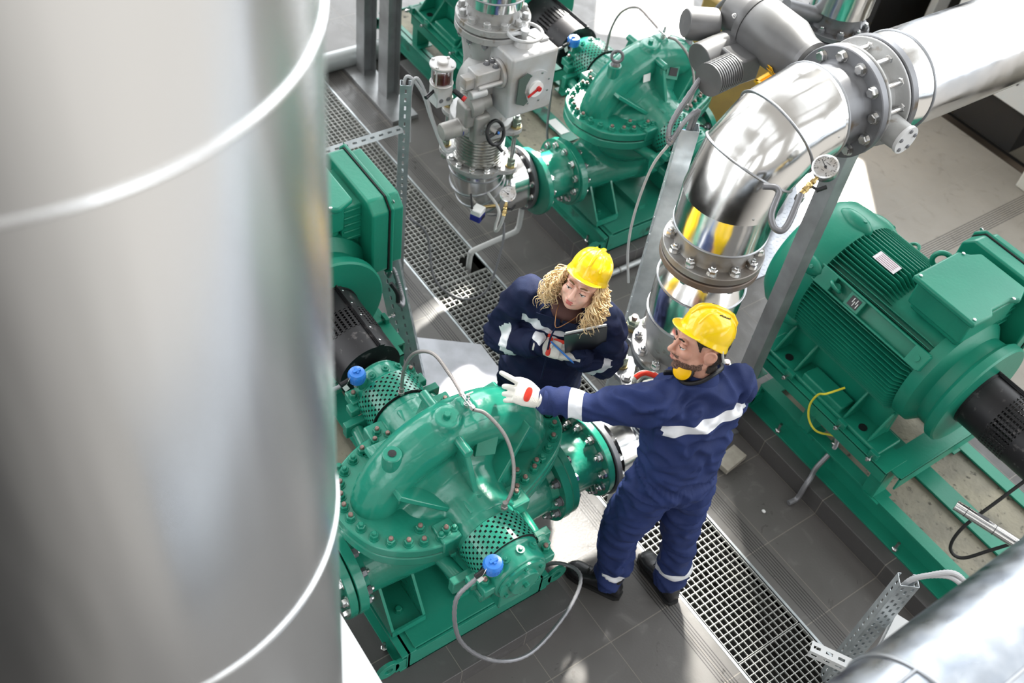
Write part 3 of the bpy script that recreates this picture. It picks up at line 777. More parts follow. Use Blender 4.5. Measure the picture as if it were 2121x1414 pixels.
# ================================================================== MOTOR (local origin: disc face on the shaft line at floor level; body towards -x)
def motor(label, x, y, full=True):
    t = thing('electric_motor', label, 'motor', (x, y, .505), 0, 'green electric motors')
    S = V((0, 0, .375)); D = (-1, 0, 0)
    b = MB(); b.lathe([(.275, 0), (.283, .008), (.283, .045), (.265, .062), (.20, .07)], S, D, 64)
    b.lathe([(.09, -.02), (.09, 0.0)], S, D, 24)
    b.build('shaft_flange', GREENM, t)
    b = MB(); b.lathe([(.255, .06), (.25, .12), (.30, .16), (.305, .22)], S, D, 56); b.build('end_bell', GREENM, t)
    # ribbed frame
    b = MB(); b.lathe([(.275, .19), (.275, .86)], S, D, 56)
    nf = 84
    for i in range(nf):
        a = 2 * PI * (i + .5) / nf; dg_ = math.degrees(a) % 360
        if 245 < dg_ < 295: continue
        x0, x1 = .205, .865
        if 50 < dg_ < 130: x0 = .50
        if 136 < dg_ < 156 or 24 < dg_ < 44: continue
        d = V((0, math.cos(a), math.sin(a))); R = Matrix((V((1, 0, 0)), d, V((1, 0, 0)).cross(d))).transposed()
        # fins taper down to the frame at each end
        h0 = .27; h1 = .325; xs = [(x0, h0 + .01), (x0 + .05, h1), (x1 - .02, h1), (x1, h0 + .02)]
        n_ = V((1, 0, 0)).cross(d) * .0028
        vs = []
        for s_ in (1, -1):
            for xx, hh in xs: vs += [S + V((-xx, 0, 0)) + d * h0 + n_ * s_, S + V((-xx, 0, 0)) + d * hh + n_ * s_ * .6]
        fs = []
        for k in range(3):
            q = k * 2; fs += [(q, q + 2, q + 3, q + 1), (8 + q + 1, 8 + q + 3, 8 + q + 2, 8 + q), (q + 1, q + 3, 8 + q + 3, 8 + q + 1)]
        fs += [(0, 1, 9, 8), (7, 6, 14, 15)]
        b.add(vs, fs)
    b.build('finned_frame', GREENM, t)
    # side channel with rating plate at 146 degrees (towards the trench) and mirror
    for ang in (146, 34):
        a = math.radians(ang); d = V((0, math.cos(a), math.sin(a))); R = Matrix((V((1, 0, 0)), V((1, 0, 0)).cross(d) * -1, d)).transposed()
        if R.determinant() < 0: R = Matrix((V((1, 0, 0)), V((1, 0, 0)).cross(d), d)).transposed()
        c = S + d * .302
        b = MB(); b.box(c + V((-.53, 0, 0)), (.64, .012, .06), R) if False else None
        sd_ = R @ V((0, 1, 0))
        for s_ in (-1, 1): b.box(c + V((-.53, 0, 0)) + sd_ * s_ * .042, (.66, .010, .065), R)
        b.box(c + V((-.235, 0, 0)) + d * .005, (.085, .085, .055), R); b.box(c + V((-.80, 0, 0)) + d * .005, (.09, .085, .055), R)
        b.box(c + V((-.62, 0, 0)) - d * .0, (.09, .075, .050), R)
        b.box(c + V((-.53, 0, 0)) - d * .02, (.64, .085, .02), R)
        b.build('side_channel', GREENM, t, bevel=.003)
        b = MB(); b.cyl(c + V((-.235, 0, 0)) + d * .03, c + V((-.235, 0, 0)) + d * .038, .016, n=18); b.build('plug', GREENM, t)
        b = MB(); b.mi(0).box(c + V((-.62, 0, 0)) + d * .0262, (.055, .050, .002), R); b.mi(1)
        for k in range(4): b.box(c + V((-.60 - .010 * k, 0, 0)) + d * .0275 + sd_ * (.008 if k % 2 else -.006), (.004, .024, .0008), R)
        b.build('rating_plate', [BLACKP, WHITEP], t)
        b = MB(); b.torus(c + V((-.735, 0, 0)) + d * .035, R @ V((.3, 1, 0)), .030, .009, 24, 8); b.cyl(c + V((-.735, 0, 0)) + d * .0, c + V((-.735, 0, 0)) + d * .02, .02, n=14); b.build('lifting_eye', GREENM, t)
    b = MB()
    a = math.radians(103); d = V((0, math.cos(a), math.sin(a))); R = Matrix((V((1, 0, 0)), d.cross(V((1, 0, 0))), d)).transposed()
    b.mi(0).box(S + V((-.66, 0, 0)) + d * .327, (.13, .055, .002), R); b.mi(1)
    for k in range(5): b.box(S + V((-.66, 0, 0)) + d * .3285 + R @ V((0, -.02 + .01 * k, 0)), (.10, .003, .0006), R)
    b.build('rating_plate', [mat('etched plate', (.72, .68, .70), .4, .3), mat('plate print', (.35, .2, .25), .5)], t)
    b = MB(); b.cyl(S + V((-.505, .085, .31)), S + V((-.505, .085, .345)), .03, n=18); b.torus(S + V((-.505, .085, .395)), (.55, -.75, .1), .040, .0125, 30, 10); b.build('lifting_eye', GREENM, t)
    # fan cowl
    b = MB(); b.lathe([(.325, .845), (.332, .86), (.335, .93), (.338, .99), (.33, 1.06), (.30, 1.10), (.22, 1.115), (.0, 1.115)], S, D, 64)
    for ang in (90, 146, 34, 210, 330):
        a = math.radians(ang); d = V((0, math.cos(a), math.sin(a))); b.ball(S + V((-.93, 0, 0)) + d * .318, (.105, .05, .05), 14, Matrix((V((1, 0, 0)), V((1, 0, 0)).cross(d), d)).transposed())
    b.build('fan_cowl', GREENM, t, ang=50)
    for ang in (90, 146, 34):
        a = math.radians(ang); d = V((0, math.cos(a), math.sin(a))); put(BOLT_G, 'bolt', t, S + V((-.885, 0, 0)) + d * .350, d)
    # feet
    for sg in (-1, 1):
        b = MB()
        b.box((-.52, sg * .275, .012), (.80, .17, .024)); b.box((-.52, sg * .215, .10), (.66, .03, .19))
        for xx in (-.85, -.70, -.36, -.20): b.prism([(0, 0), (.15, 0), (.04, .15), (0, .15)], -.008, .008, Matrix(((0, 0, 1), (sg, 0, 0), (0, 1, 0))), V((xx, sg * .205, .024)))
        b.box((-.52, sg * .30, .040), (.26, .10, .05))
        b.build('foot', GREENM, t, bevel=.008)
        for xx in (-.78, -.27):
            b = MB(); b.cyl((xx, sg * .305, .020), (xx, sg * .305, .028), .022, n=16); b.build('foot_hole', BLACKP, t)
        for xx in (-.90, -.70, -.34, -.13):
            b = MB(); b.box((xx, sg * .375, .010), (.05, .022, .050)); b.build('jacking_block', GREENM, t, bevel=.002)
            b = MB(); b.cyl((xx, sg * .36, .014), (xx, sg * .43, .014), .006, n=10); b.hexa((xx, sg * .41, .014), (0, sg, 0), .012, .012); b.build('jacking_bolt', ZINC, t)
    # terminal boxes
    b = MB(); b.box(S + V((-.30, .0, .30)), (.27, .30, .07)); b.box(S + V((-.30, .0, .365)), (.30, .34, .13)); tb = b.build('terminal_box', GREENM, t, bevel=.012, seg=3)
    b = MB()
    pl = [(-.17, -.195), (.17, -.195), (.175, -.07), (.15, -.04), (.15, .09), (.175, .13), (.14, .215), (-.11, .215), (-.135, .16), (-.175, .12)]
    b.prism(pl, 0, .030, o=S + V((-.30, .0, .432))); b.build('lid', GREENM, tb, bevel=.010, seg=3)
    for q in ((-.15, -.17), (.15, -.17), (.155, .10), (-.15, .13)): put(SCREW, 'screw', tb, S + V((-.30 + q[0], q[1], .462)), (0, 0, 1)).scale = (1.6,) * 3
    b = MB(); b.box(S + V((-.30, .215, .31)), (.26, .10, .20))
    for zz in (.23, .27, .31, .35, .39): b.box(S + V((-.30, .215, zz)), (.275, .085, .012))
    b.build('terminal_box_neck', GREENM, t, bevel=.004)
    F = Matrix(((1, 0, 0), (0, 0, 1), (0, 1, 0)))
    def oct(a, c, k): return [(-a + k, -c), (a - k, -c), (a, -c + k), (a, c - k), (a - k, c), (-a + k, c), (-a, c - k), (-a, -c + k)]
    b = MB(); b.prism(oct(.235, .225, .05), 0, .085, F, S + V((-.30, .26, .235))); b.box(S + V((-.30, .29, .03)), (.16, .09, .06)); sb = b.build('cable_box', GREENM, t, bevel=.010, seg=3)
    b = MB(); b.prism(oct(.245, .235, .045), .090, .105, F, S + V((-.30, .26, .235))); b.prism(oct(.22, .21, .05), .1, .165, F, S + V((-.30, .26, .235))); b.build('lid', GREENM, sb, bevel=.012, seg=3)
    b = MB(); b.prism(oct(.238, .228, .05), .084, .092, F, S + V((-.30, .26, .235))); b.build('seal', BLACKR, sb)
    for q in ((-.225, -.215), (.225, -.215), (.225, .215), (-.225, .215)): put(SCREW, 'screw', sb, S + V((-.30 + q[0], .364, .235 + q[1])), (0, 1, 0)).scale = (1.8,) * 3
    return t
motor('big green finned motor with square terminal box at the right', -1.00, 3.75)
motor('green motor at the left edge, half hidden by the blurred duct', -2.86, 1.41)
motor('green motor almost hidden behind the grey valves at the top edge', -4.50, 3.74)

# ================================================================== COUPLING GUARDS
def guard(label, x0, x1, y):
    t = thing('coupling_guard', label, 'guard', (x0, y, .88), 0, 'black coupling guards')
    L = x1 - x0; r = .145; n = 60
    b = MB(); b.lathe([(r, 0), (r, L * .34)], (0, 0, 0), (1, 0, 0), 48); b.lathe([(r, L * .62), (r, L)], (0, 0, 0), (1, 0, 0), 48)
    for i in range(40):
        a = PI * 2 * i / 40; d = V((0, math.cos(a), math.sin(a))); R = Matrix((V((1, 0, 0)), V((1, 0, 0)).cross(d), d)).transposed()
        b.box(d * r + V((L * .48, 0, 0)), (L * .30, .012, .003), R)
    for k in range(7): b.torus((L * (.36 + .04 * k), 0, 0), (1, 0, 0), r, .0028, 48, 6)
    b.lathe([(r, 0), (r + .004, 0), (r + .004, .012), (r, .012)], (0, 0, 0), (1, 0, 0), 48)
    b.build('guard_tube', BLACKC, t)
    b = MB(); d = V((0, .35, .94)).normalized(); R = Matrix((V((1, 0, 0)), V((1, 0, 0)).cross(d), d)).transposed(); b.box(d * (r + .004) + V((L / 2, 0, 0)), (L, .034, .006), R); b.box(d * (r + .010) + V((L / 2, 0, 0)) + R @ V((0, .012, 0)), (L, .004, .014), R); b.build('seam_flange', BLACKC, t)
    for k in range(5): put(SCREW, 'screw', t, d * (r + .007) + V((L * (.08 + .21 * k), 0, 0)) - R @ V((0, .006, 0)), d)
    b = MB(); b.lathe([(r - .002, L - .004), (r - .012, L - .004), (r - .012, L - .06), (.06, L - .06), (.06, 0)], (0, 0, 0), (1, 0, 0), 40); b.build('guard_collar', BLACKP, t)
    return t
guard('black ribbed coupling guard beside the foreground pump at the left', -2.86, -2.47, 1.41)
guard('black perforated coupling guard behind the grey gearbox, top centre', -4.50, -4.09, 3.74)
guard('black ribbed coupling guard running off the right edge', -1.00, -.58, 3.75)

# ================================================================== PIPES
def bead(b, c, d, r): b.torus(c, d, r, .0045, 56, 8)
def flange(b, c, d, r, th, ri): b.lathe([(ri, 0), (r - .003, 0), (r, .003), (r, th - .003), (r - .003, th), (ri, th)], c, d, 56)
def elbow(b, c0, d0, d1, R, r, n=20, k=48, seg=None, a0=0.0, a1=90.0):
    """swept bend starting at c0 heading d0 and leaving along d1; seg = number of straight gores"""
    c0, d0, d1 = V(c0), V(d0), V(d1); cen = c0 + d1 * R; pts = []
    m = seg or n
    for i in range(m + 1):
        a = math.radians(a0 + (a1 - a0) * i / m); pts.append(cen - d1 * math.cos(a) * R + d0 * math.sin(a) * R)
    vs = []; fs = []
    for i, p in enumerate(pts):
        a = math.radians(a0 + (a1 - a0) * i / m); rad = d1 * -math.cos(a) + d0 * math.sin(a); ax = d0.cross(d1)
        for j in range(k):
            q = 2 * PI * j / k; vs.append(p + rad * math.cos(q) * r + ax * math.sin(q) * r)
    for i in range(m):
        for j in range(k): fs.append((i * k + j, i * k + (j + 1) % k, (i + 1) * k + (j + 1) % k, (i + 1) * k + j))
    b.add(vs, fs)
    return pts

# ================================================================== GREEN SPOOLS between pump nozzles and the elbows
def spool(label, x, y0, y1, z, r=.195):
    t = thing('flanged_spool', label, 'pipe', (x, y0, z), 0, 'green flanged spools')
    L = y1 - y0; D = (0, 1, 0) if L > 0 else (0, -1, 0); A = abs(L)
    b = MB(); b.lathe([(.12, 0), (r, 0), (r + .003, .004), (r + .003, .034), (r, .038), (.150, .038), (.140, .055), (.138, A - .055), (.150, A - .034), (r, A - .034), (r + .003, A - .030), (r + .003, A - .004), (r, A), (.12, A)], (0, 0, 0), D, 56)
    b.build('spool_body', GREEN, t)
    ring_of(BOLT_Z, 'bolt', t, V(D) * .038, D, r - .033, 12, world=False, ph=.1)
    ring_of(NUT_Z, 'nut', t, V(D) * (A - .034), -V(D), r - .033, 12, world=False, ph=.1)
    return t
RX, RY = -1.80, 2.53
QX, QY = -3.585, 2.695
spool('green flanged spool behind the foreground pump, left of the man', RX - .012, 1.93, 2.165, .55)
spool('green flanged spool joined to the background pump and bottom of the left riser', -3.52, 3.285, 3.035, .53)

def lower_elbow(label, x, y, z, yf, sgn, stub=0.0, drain=None):
    """clad bend from the horizontal nozzle up into the riser"""
    t = thing('clad_elbow', label, 'pipe elbow', (x, y, 0), 0, 'aluminium clad pipe elbows')
    R = .21; r = .175; D = V((0, sgn, 0))
    b = MB(); flange(b, V((0, yf - y, z)), (0, -sgn, 0) if False else D, .198, .026, .10); b.cyl(V((0, yf - y, z)), V((0, yf - y, z)) + D * .07, .135)
    b.build('flange', GREYD, t)
    b = MB(); b.cyl(V((0, yf - y, z)) - D * .007, V((0, yf - y, z)), .185, n=40); b.build('gasket', BLACKR, t)
    ring_of(NUT_Z, 'nut', t, V((0, yf - y, z)) + D * .026, D, .165, 12, world=False, ph=.1)
    # cladding
    s0 = V((0, yf - y, z)) + D * .055
    b = MB()
    b.lathe([(.13, 0), (r, .0), (r, max(.01, (abs(yf - y) - R) - .055))], s0, D, 48)
    b.build('insulation_jacket', CLAD, t)
    b = MB(); elbow(b, V((0, 0, z)) - D * R, D, V((0, 0, 1)), R, r, seg=5)
    b.lathe([(r, 0), (r, .03 + stub), (.13, .031 + stub)], (0, 0, z + R), (0, 0, 1), 48)
    e = b.build('bend_jacket', CLAD, t, ang=60)
    b = MB()
    for i in range(1, 5):
        a = math.radians(90 * i / 5); c = V((0, 0, z)) - D * R + V((0, 0, R)) - V((0, 0, 1)) * math.cos(a) * R + D * math.sin(a) * R
        bead(b, c, D * math.cos(a) + V((0, 0, 1)) * math.sin(a), r + .001)
    bead(b, V((0, 0, z + R + .03 + stub)), (0, 0, 1), r); bead(b, V((0, 0, z + R)), (0, 0, 1), r)
    b.build('jacket_bead', CLADT, t)
    return t
lower_elbow('silver clad elbow at the foot of the riser behind the man', RX, RY, .55, 2.172, 1)
lower_elbow('silver clad elbow at the foot of the left riser, beside the gauge', QX, QY, .52, QY + .33 / .88, -1).scale = (.88, .88, 1)

def compensator(label, x, y, z0, z1, zt, mat_p, big, rodang=45, bell=.14):
    """bellows between two lugged plates with long tie rods"""
    t = thing('expansion_joint', label, 'expansion joint', (x, y, z0), 0, 'bellows expansion joints')
    H = z1 - z0
    def plate(zz):
        b = MB(); n = 60; poly = []
        for i in range(n):
            a = 2 * PI * i / n; r = .195
            for q in (rodang, rodang + 180):
                dlt = abs((math.degrees(a) - q + 180) % 360 - 180)
                if dlt < 24: r = max(r, .255 - .06 * (dlt / 24) ** 2)
            poly.append((math.cos(a) * r, math.sin(a) * r))
        b.prism(poly, zz, zz + .026); return b
    plate(0).build('lugged_flange', mat_p, t, bevel=.002)
    plate(H - .026).build('lugged_flange', mat_p, t, bevel=.002)
    b = MB(); pr = [(.10, .026)]; n = 11; h = H - .07
    for i in range(n * 6 + 1):
        pr.append((bell + .012 * math.sin(2 * PI * i / 6), .035 + h * i / (n * 6)))
    pr += [(.10, H - .026)]
    b.lathe(pr, (0, 0, 0), (0, 0, 1), 56); b.build('bellows', mat('bellows steel', (.55, .55, .53), .22, 1.0), t)
    for q in (rodang, rodang + 180):
        a = math.radians(q); p = V((math.cos(a) * .218, math.sin(a) * .218, 0))
        b = MB(); b.cyl(p + V((0, 0, -.07)), p + V((0, 0, H + .075)), .0135, n=14); rod = b.build('tie_rod', RUST if big else ZINC, t)
        for zz, d in ((.026, 1), (0, -1), (H, 1), (H - .026, -1)):
            b = MB(); b.cyl(p + V((0, 0, zz)), p + V((0, 0, zz + d * .008)), .034, n=24); b.build('washer', GOLD, rod)
            b = MB(); b.hexa(p + V((0, 0, zz + d * .008)), (0, 0, d), .028, .026); 
            if abs(d * 1 + (zz > .03)) != 1 or True: b.hexa(p + V((0, 0, zz + d * .035)), (0, 0, d), .027, .022) if (zz in (H, 0) or d > 0) else None
            b.build('nut', OLIVE, rod)
    n = 12
    for zz, d in ((.026, 1), (H - .026, -1)):
        for i in range(n):
            a = 2 * PI * (i + .5) / n
            if min(abs((math.degrees(a) - q + 180) % 360 - 180) for q in (rodang, rodang + 180)) < 12: continue
            put(BOLT_Z, 'bolt', t, (math.cos(a) * .172, math.sin(a) * .172, zz), (0, 0, d), rot=a)
    return t
compensator('bellows expansion joint with thick tie rods, partly hidden by the man', RX, RY, .80, 1.075, 0, GREYD, True, rodang=205)
compensator('bellows expansion joint under the grey gearbox on the left riser', QX, QY, .775, 1.06, 0, GREYP, False, rodang=215, bell=.145).scale = (.88, .88, 1)

# ---- right riser above the joint
t = thing('reducer', 'grey flanged reducer with aluminium jacket under the big bend', 'pipe', (RX, RY, 1.075))
b = MB(); flange(b, (0, 0, .004), (0, 0, 1), .20, .028, .1); b.lathe([(.14, .03), (.145, .06), (.168, .15), (.168, .26), (.14, .5)], (0, 0, 0), (0, 0, 1), 48); b.build('reducer_body', GREYP, t)
ring_of(NUT_Z, 'nut', t, (0, 0, .032), (0, 0, 1), .175, 12, world=False)
b = MB(); b.lathe([(.15, .24), (.178, .245), (.180, .43), (.178, .436)], (0, 0, 0), (0, 0, 1), 64); b.lathe([(.178, .436), (.122, .55), (.12, .552)], (0, 0, 0), (0, 0, 1), 64); b.build('insulation_jacket', CLAD, t)
b = MB(); bead(b, (0, 0, .245), (0, 0, 1), .180); bead(b, (0, 0, .434), (0, 0, 1), .180); b.build('jacket_bead', CLADT, t)
b = MB(); b.lathe([(.11, .55), (.197, .552), (.200, .556), (.200, .580), (.197, .584), (.11, .584)], (0, 0, 0), (0, 0, 1), 64); b.build('flange', mat('rusty flange underside', (.22, .20, .19), .55, .4, col2=(.17, .12, .09), nscale=9), t)

t = thing('clad_elbow', 'big shiny aluminium clad bend above the man turning to the right', 'pipe elbow', (RX, RY, 1.66), 0, 'aluminium clad pipe elbows')
b = MB(); b.lathe([(.1, .002), (.188, .002), (.188, .008), (.1, .008)], (0, 0, 0), (0, 0, 1), 56); b.build('gasket', BLACKR, t)
b = MB(); flange(b, (0, 0, .008), (0, 0, 1), .200, .032, .12); b.lathe([(.158, .04), (.150, .055), (.150, .13)], (0, 0, 0), (0, 0, 1), 48); b.build('flange', mat('stained flange', (.33, .33, .33), .45, .4, col2=(.22, .20, .18), nscale=8, dirt=(.16, .12, .09), dscale=12), t)
ring_of(NUT_Z, 'nut', t, (0, 0, .040), (0, 0, 1), .172, 12, world=False, me2=None)
ring_of(BOLT_Z, 'bolt', t, (0, 0, -.03), (0, 0, -1), .172, 12, world=False)
BR = .265; r = .182; ST = .155
zb = 1.80 - 1.66
b = MB(); b.lathe([(.14, zb), (r, zb + .001), (r, zb + ST)], (0, 0, 0), (0, 0, 1), 64); elbow(b, (0, 0, zb + ST), (0, 0, 1), (0, 1, 0), BR, r, seg=3, k=72)
b.lathe([(r, 0), (r, .02), (.14, .021)], (0, BR, zb + ST + BR), (0, 1, 0), 64)
b.build('bend_jacket', CLAD, t, ang=60)
b = MB(); bead(b, (0, 0, zb + .002), (0, 0, 1), r)
for i in (1, 2):
    a = math.radians(30 * i); c = V((0, BR - math.cos(a) * BR, zb + ST + math.sin(a) * BR)); bead(b, c, (0, math.sin(a), math.cos(a)), r + .002); 
bead(b, (0, BR + .02, zb + ST + BR), (0, 1, 0), r); b.build('jacket_bead', CLADT, t)
for (a_, q) in ((8, -50), (22, -50), (38, -50), (52, -50), (68, -50), (82, -50), (2, -60), (5, 20), (85, -20), (85, 10)):
    a = math.radians(a_); rad = V((0, -math.cos(a), math.sin(a))); ax = V((1, 0, 0)); qq = math.radians(q); d = rad * math.sin(qq) + ax * math.cos(qq)
    put(SCREW, 'screw', t, V((0, BR, zb + ST)) + rad * BR + d * (r - .004), d)
ZH = 1.66 + zb + ST + BR        # axis height of the horizontal run
YE = RY + .35
t = thing('flanged_neck', 'grey flanged pipe neck between the big bend and the valve', 'pipe', (RX, YE, ZH))
b = MB(); b.lathe([(.150, -.09), (.150, .045), (.152, .05)], (0, 0, 0), (0, 1, 0), 56); b.lathe([(.15, .05), (.160, .075), (.205, .076), (.208, .080), (.208, .106), (.205, .110), (.1, .110)], (0, 0, 0), (0, 1, 0), 64); b.build('neck', GREYD, t)
ring_of(BOLT_Z, 'bolt', t, (0, .076, 0), (0, -1, 0), .176, 12, world=False)
YV = YE + .114
t = thing('butterfly_valve', 'grey butterfly valve between bolted flanges, actuator at its far end', 'valve', (RX, YV, ZH))
b = MB(); b.lathe([(.1, 0), (.200, 0), (.206, .004), (.206, .014), (.180, .018), (.16, .035), (.16, .085), (.18, .104), (.206, .108), (.206, .118), (.200, .122), (.1, .122)], (0, 0, 0), (0, 1, 0), 64)
b.cyl((.13, .062, -.02), (.255, .062, -.02), .058, .052); b.cyl((-.13, .062, 0), (-.24, .062, 0), .056, .05)
b.build('valve_body', GREYP, t, bevel=.003)
b = MB(); b.cyl((.255, .062, -.02), (.268, .062, -.02), .056, n=28); cap = b.build('bottom_cap', mat('light cap paint', (.62, .62, .62), .4), t)
for i in range(5):
    a = 2 * PI * i / 5 + .3; b = MB(); b.hexa((.267, .062 + math.cos(a) * .040, -.02 + math.sin(a) * .040), (1, 0, 0), .008, .007); b.build('bolt', GREYD, cap)
for i in range(12):
    a = 2 * PI * (i + .5) / 12
    b = MB(); b.cyl((math.cos(a) * .180, .01, math.sin(a) * .180), (math.cos(a) * .180, .115, math.sin(a) * .180), .009, n=10); b.build('stud', ZINC, t)
# actuator on the far side of the valve (towards -x)
ax = V((-.235, .062, 0))
b = MB(); b.cyl(ax, ax + V((-.02, 0, 0)), .085); b.lathe([(.085, 0), (.088, .03), (.115, .10), (.118, .26), (.105, .28)], ax + V((-.02, 0, 0)), (-1, 0, 0), 40); 
act = b.build('actuator_bracket', ACTG, t)
b = MB(); b.box(ax + V((-.13, .0, .085)), (.15, .13, .08)); b.build('bracket_recess', DARK, t, bevel=.004) if False else None
b = MB(); b.lathe([(.120, 0), (.122, .006), (.122, .028), (.098, .034), (.098, .12), (.09, .135), (0, .137)], ax + V((-.285, 0, 0)), (-1, 0, 0), 44); b.build('gear_housing', ACTG, t)
for q in (30, 95, 160, 260): 
    a = math.radians(q); d = V((0, math.cos(a), math.sin(a))); put(NUT_ZS, 'nut', t, ax + V((-.34, 0, 0)) + d * .098, d)
b = MB(); b.cyl(ax + V((-.32, -.09, -.09)), ax + V((-.32, -.25, -.11)), .066, n=32); b.lathe([(.066, 0), (.066, .10), (.055, .13), (0, .135)], ax + V((-.42, -.10, -.05)), (-.4, -1, .1), 32); b.build('motor_housing', ACTG, t, bevel=.003)
b = MB(); b.box(ax + V((-.22, -.13, -.10)), (.12, .12, .11)); b.build('gear_block', ACTG, t, bevel=.008)
b = MB(); pr = [(.052, 0)]
for i in range(10): pr += [(.066, .004 + i * .0125), (.066, .010 + i * .0125), (.054, .0105 + i * .0125), (.054, .0160 + i * .0125)]
pr += [(.066, .129), (.066, .135), (0, .135)]
b.lathe(pr, ax + V((-.20, -.19, -.10)), (.1, -1, 0), 36); b.build('cooling_fins', ACTG, t)
b = MB(); b.box(ax + V((-.10, -.075, -.085)), (.03, .05, .002), frame((0, -.65, -.6))); b.add([], []) ; b.box(ax + V((-.12, -.086, -.065)), (.07, .045, .003), frame((0, -.8, -.6))); b.build('warning_label', YELC, t)
YF = YV + .126
t = thing('clad_pipe', 'long shiny aluminium clad pipe running to the upper right corner', 'pipe', (RX, YF, ZH), 0, 'aluminium clad straight pipes')
b = MB(); b.lathe([(.1, 0), (.205, 0), (.208, .004), (.208, .032), (.205, .036), (.165, .037), (.155, .06), (.155, .12)], (0, 0, 0), (0, 1, 0), 64); b.build('flange', GREYD, t)
ring_of(NUT_Z, 'nut', t, (0, .0, 0), (0, -1, 0), .176, 12, world=False)
b = MB(); b.lathe([(.15, .055), (.175, .056), (.192, .145)], (0, 0, 0), (0, 1, 0), 64); b.build('cone_jacket', CLAD, t)
b = MB(); b.lathe([(.192, .145), (.192, 3.6)], (0, 0, 0), (0, 1, 0), 72); b.build('insulation_jacket', mat('oxidised aluminium cladding', (.84, .84, .85), .2, 1.0, col2=(.70, .74, .80), nscale=3.2, bump=.006, bscale=2.2, rvar=.08), t)
for yy in (.145, 1.15, 2.15): b = MB(); bead(b, (0, yy, 0), (0, 1, 0), .193); b.build('jacket_bead', CLADT, t)

# ---- lower right pipe
t = thing('clad_pipe', 'wide aluminium clad pipe crossing the lower right corner, scratched and dull', 'pipe', (-.06, .2, ZH), 0, 'aluminium clad straight pipes')
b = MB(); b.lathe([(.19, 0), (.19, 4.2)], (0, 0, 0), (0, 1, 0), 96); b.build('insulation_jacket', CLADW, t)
for yy in (.62, 1.17, 1.83, 2.9): b = MB(); b.torus((0, yy, 0), (0, 1, 0), .192, .005, 72, 8); b.build('jacket_bead', CLADT, t)
b = MB()
a = math.radians(118); b.tube([(math.cos(a) * .192, .62, math.sin(a) * .192), (math.cos(a) * .192, 1.17, math.sin(a) * .192)], .004, 6)
b.build('seam_lap', CLADT, t)
a = math.radians(80); b = MB(); b.tube([(math.cos(a) * .192, .62, math.sin(a) * .192), (math.cos(a) * .192, 1.83, math.sin(a) * .192)], .004, 6); b.build('seam_lap', CLADT, t)
for yy in (.70, 1.12):
    a = math.radians(112); d = V((math.cos(a), 0, math.sin(a))); put(SCREW, 'screw', t, d * .188 + V((0, yy, 0)), d)

# ---- giant blurred duct in the left foreground
az = math.radians(153.39 + 19.95); dd = 1.10
t = thing('round_duct', 'huge vertical brushed metal duct, blurred, filling the left third', 'duct', (math.cos(az) * dd, math.sin(az) * dd, 0))
rr = .341 * dd
b = MB(); b.lathe([(rr, 0.0), (rr, 6.6)], (0, 0, 0), (0, 0, 1), 160); b.build('duct_sheet', DUCT, t)
for zz in (4.3 - .553 * dd, 4.3 - 1.445 * dd, 4.3 - 2.34 * dd, 4.3 + .34 * dd):
    b = MB(); b.torus((0, 0, zz), (0, 0, 1), rr - .0005, .0045, 120, 8); b.build('seam_bead', DUCT, t)
# white low trunk at the lower left
t = thing('trunking_box', 'blurred white sheet metal trunk at the bottom edge beside the duct', 'trunk', (-1.2, .45, 0))
b = MB(); b.box((0, 0, .5), (1.3, .56, 1.0)); b.build('trunk_body', WHITEW, t, bevel=.01)
b = MB(); b.box((0, 0, 1.006), (1.33, .585, .012)); b.build('lid', WHITEW, t, bevel=.003)

# ================================================================== LEFT RISER TOP: valve with gearbox
VZ = 1.06
t = thing('rotary_valve', 'grey valve body in the left riser between bolted flanges', 'valve', (QX, QY, VZ)); t.scale = (.86, .86, 1.06)
b = MB(); flange(b, (0, 0, .002), (0, 0, 1), .20, .03, .1); b.lathe([(.165, .03), (.150, .06), (.145, .20), (.145, .33), (.17, .45), (.17, .50), (.1, .5)], (0, 0, 0), (0, 0, 1), 48); flange(b, (0, 0, .50), (0, 0, 1), .215, .034, .1); b.cyl((.02, -.10, .26), (.20, -.10, .26), .13, n=40)
b.lathe([(.11, 0), (.11, .10), (.145, .105), (.145, .13), (0, .131)], (-.06, 0, .42), (-.55, .83, 0), 32)
b.build('valve_body', GREYP, t)
ring_of(NUT_D, 'nut', t, (0, 0, .50), (0, 0, -1), .186, 12, world=False)
b = MB(); b.lathe([(.1, 0), (.20, 0), (.20, .007), (.1, .007)], (0, 0, .534), (0, 0, 1), 48); b.build('gasket', BLACKR, t)
t = thing('clad_pipe', 'silver clad pipe stub leaving the top edge above the grey gearbox', 'pipe', (QX, QY, VZ + .575), 0, 'aluminium clad straight pipes'); t.scale = (.86, .86, 1)
b = MB(); flange(b, (0, 0, 0), (0, 0, 1), .215, .034, .1); b.lathe([(.150, .034), (.142, .05), (.140, .12)], (0, 0, 0), (0, 0, 1), 48); b.build('flange', GREYP, t)
ring_of(bolt_mesh('bolt', .021, GREYP, GREYP, stud=False), 'bolt', t, (0, 0, .034), (0, 0, 1), .182, 12, world=False)
b = MB(); b.lathe([(.14, .09), (.165, .10), (.168, .15), (.170, .16), (.185, .161), (.185, 2.0)], (0, 0, 0), (0, 0, 1), 64); b.build('insulation_jacket', CLAD, t)
b = MB(); bead(b, (0, 0, .161), (0, 0, 1), .186); b.build('jacket_bead', CLADT, t)

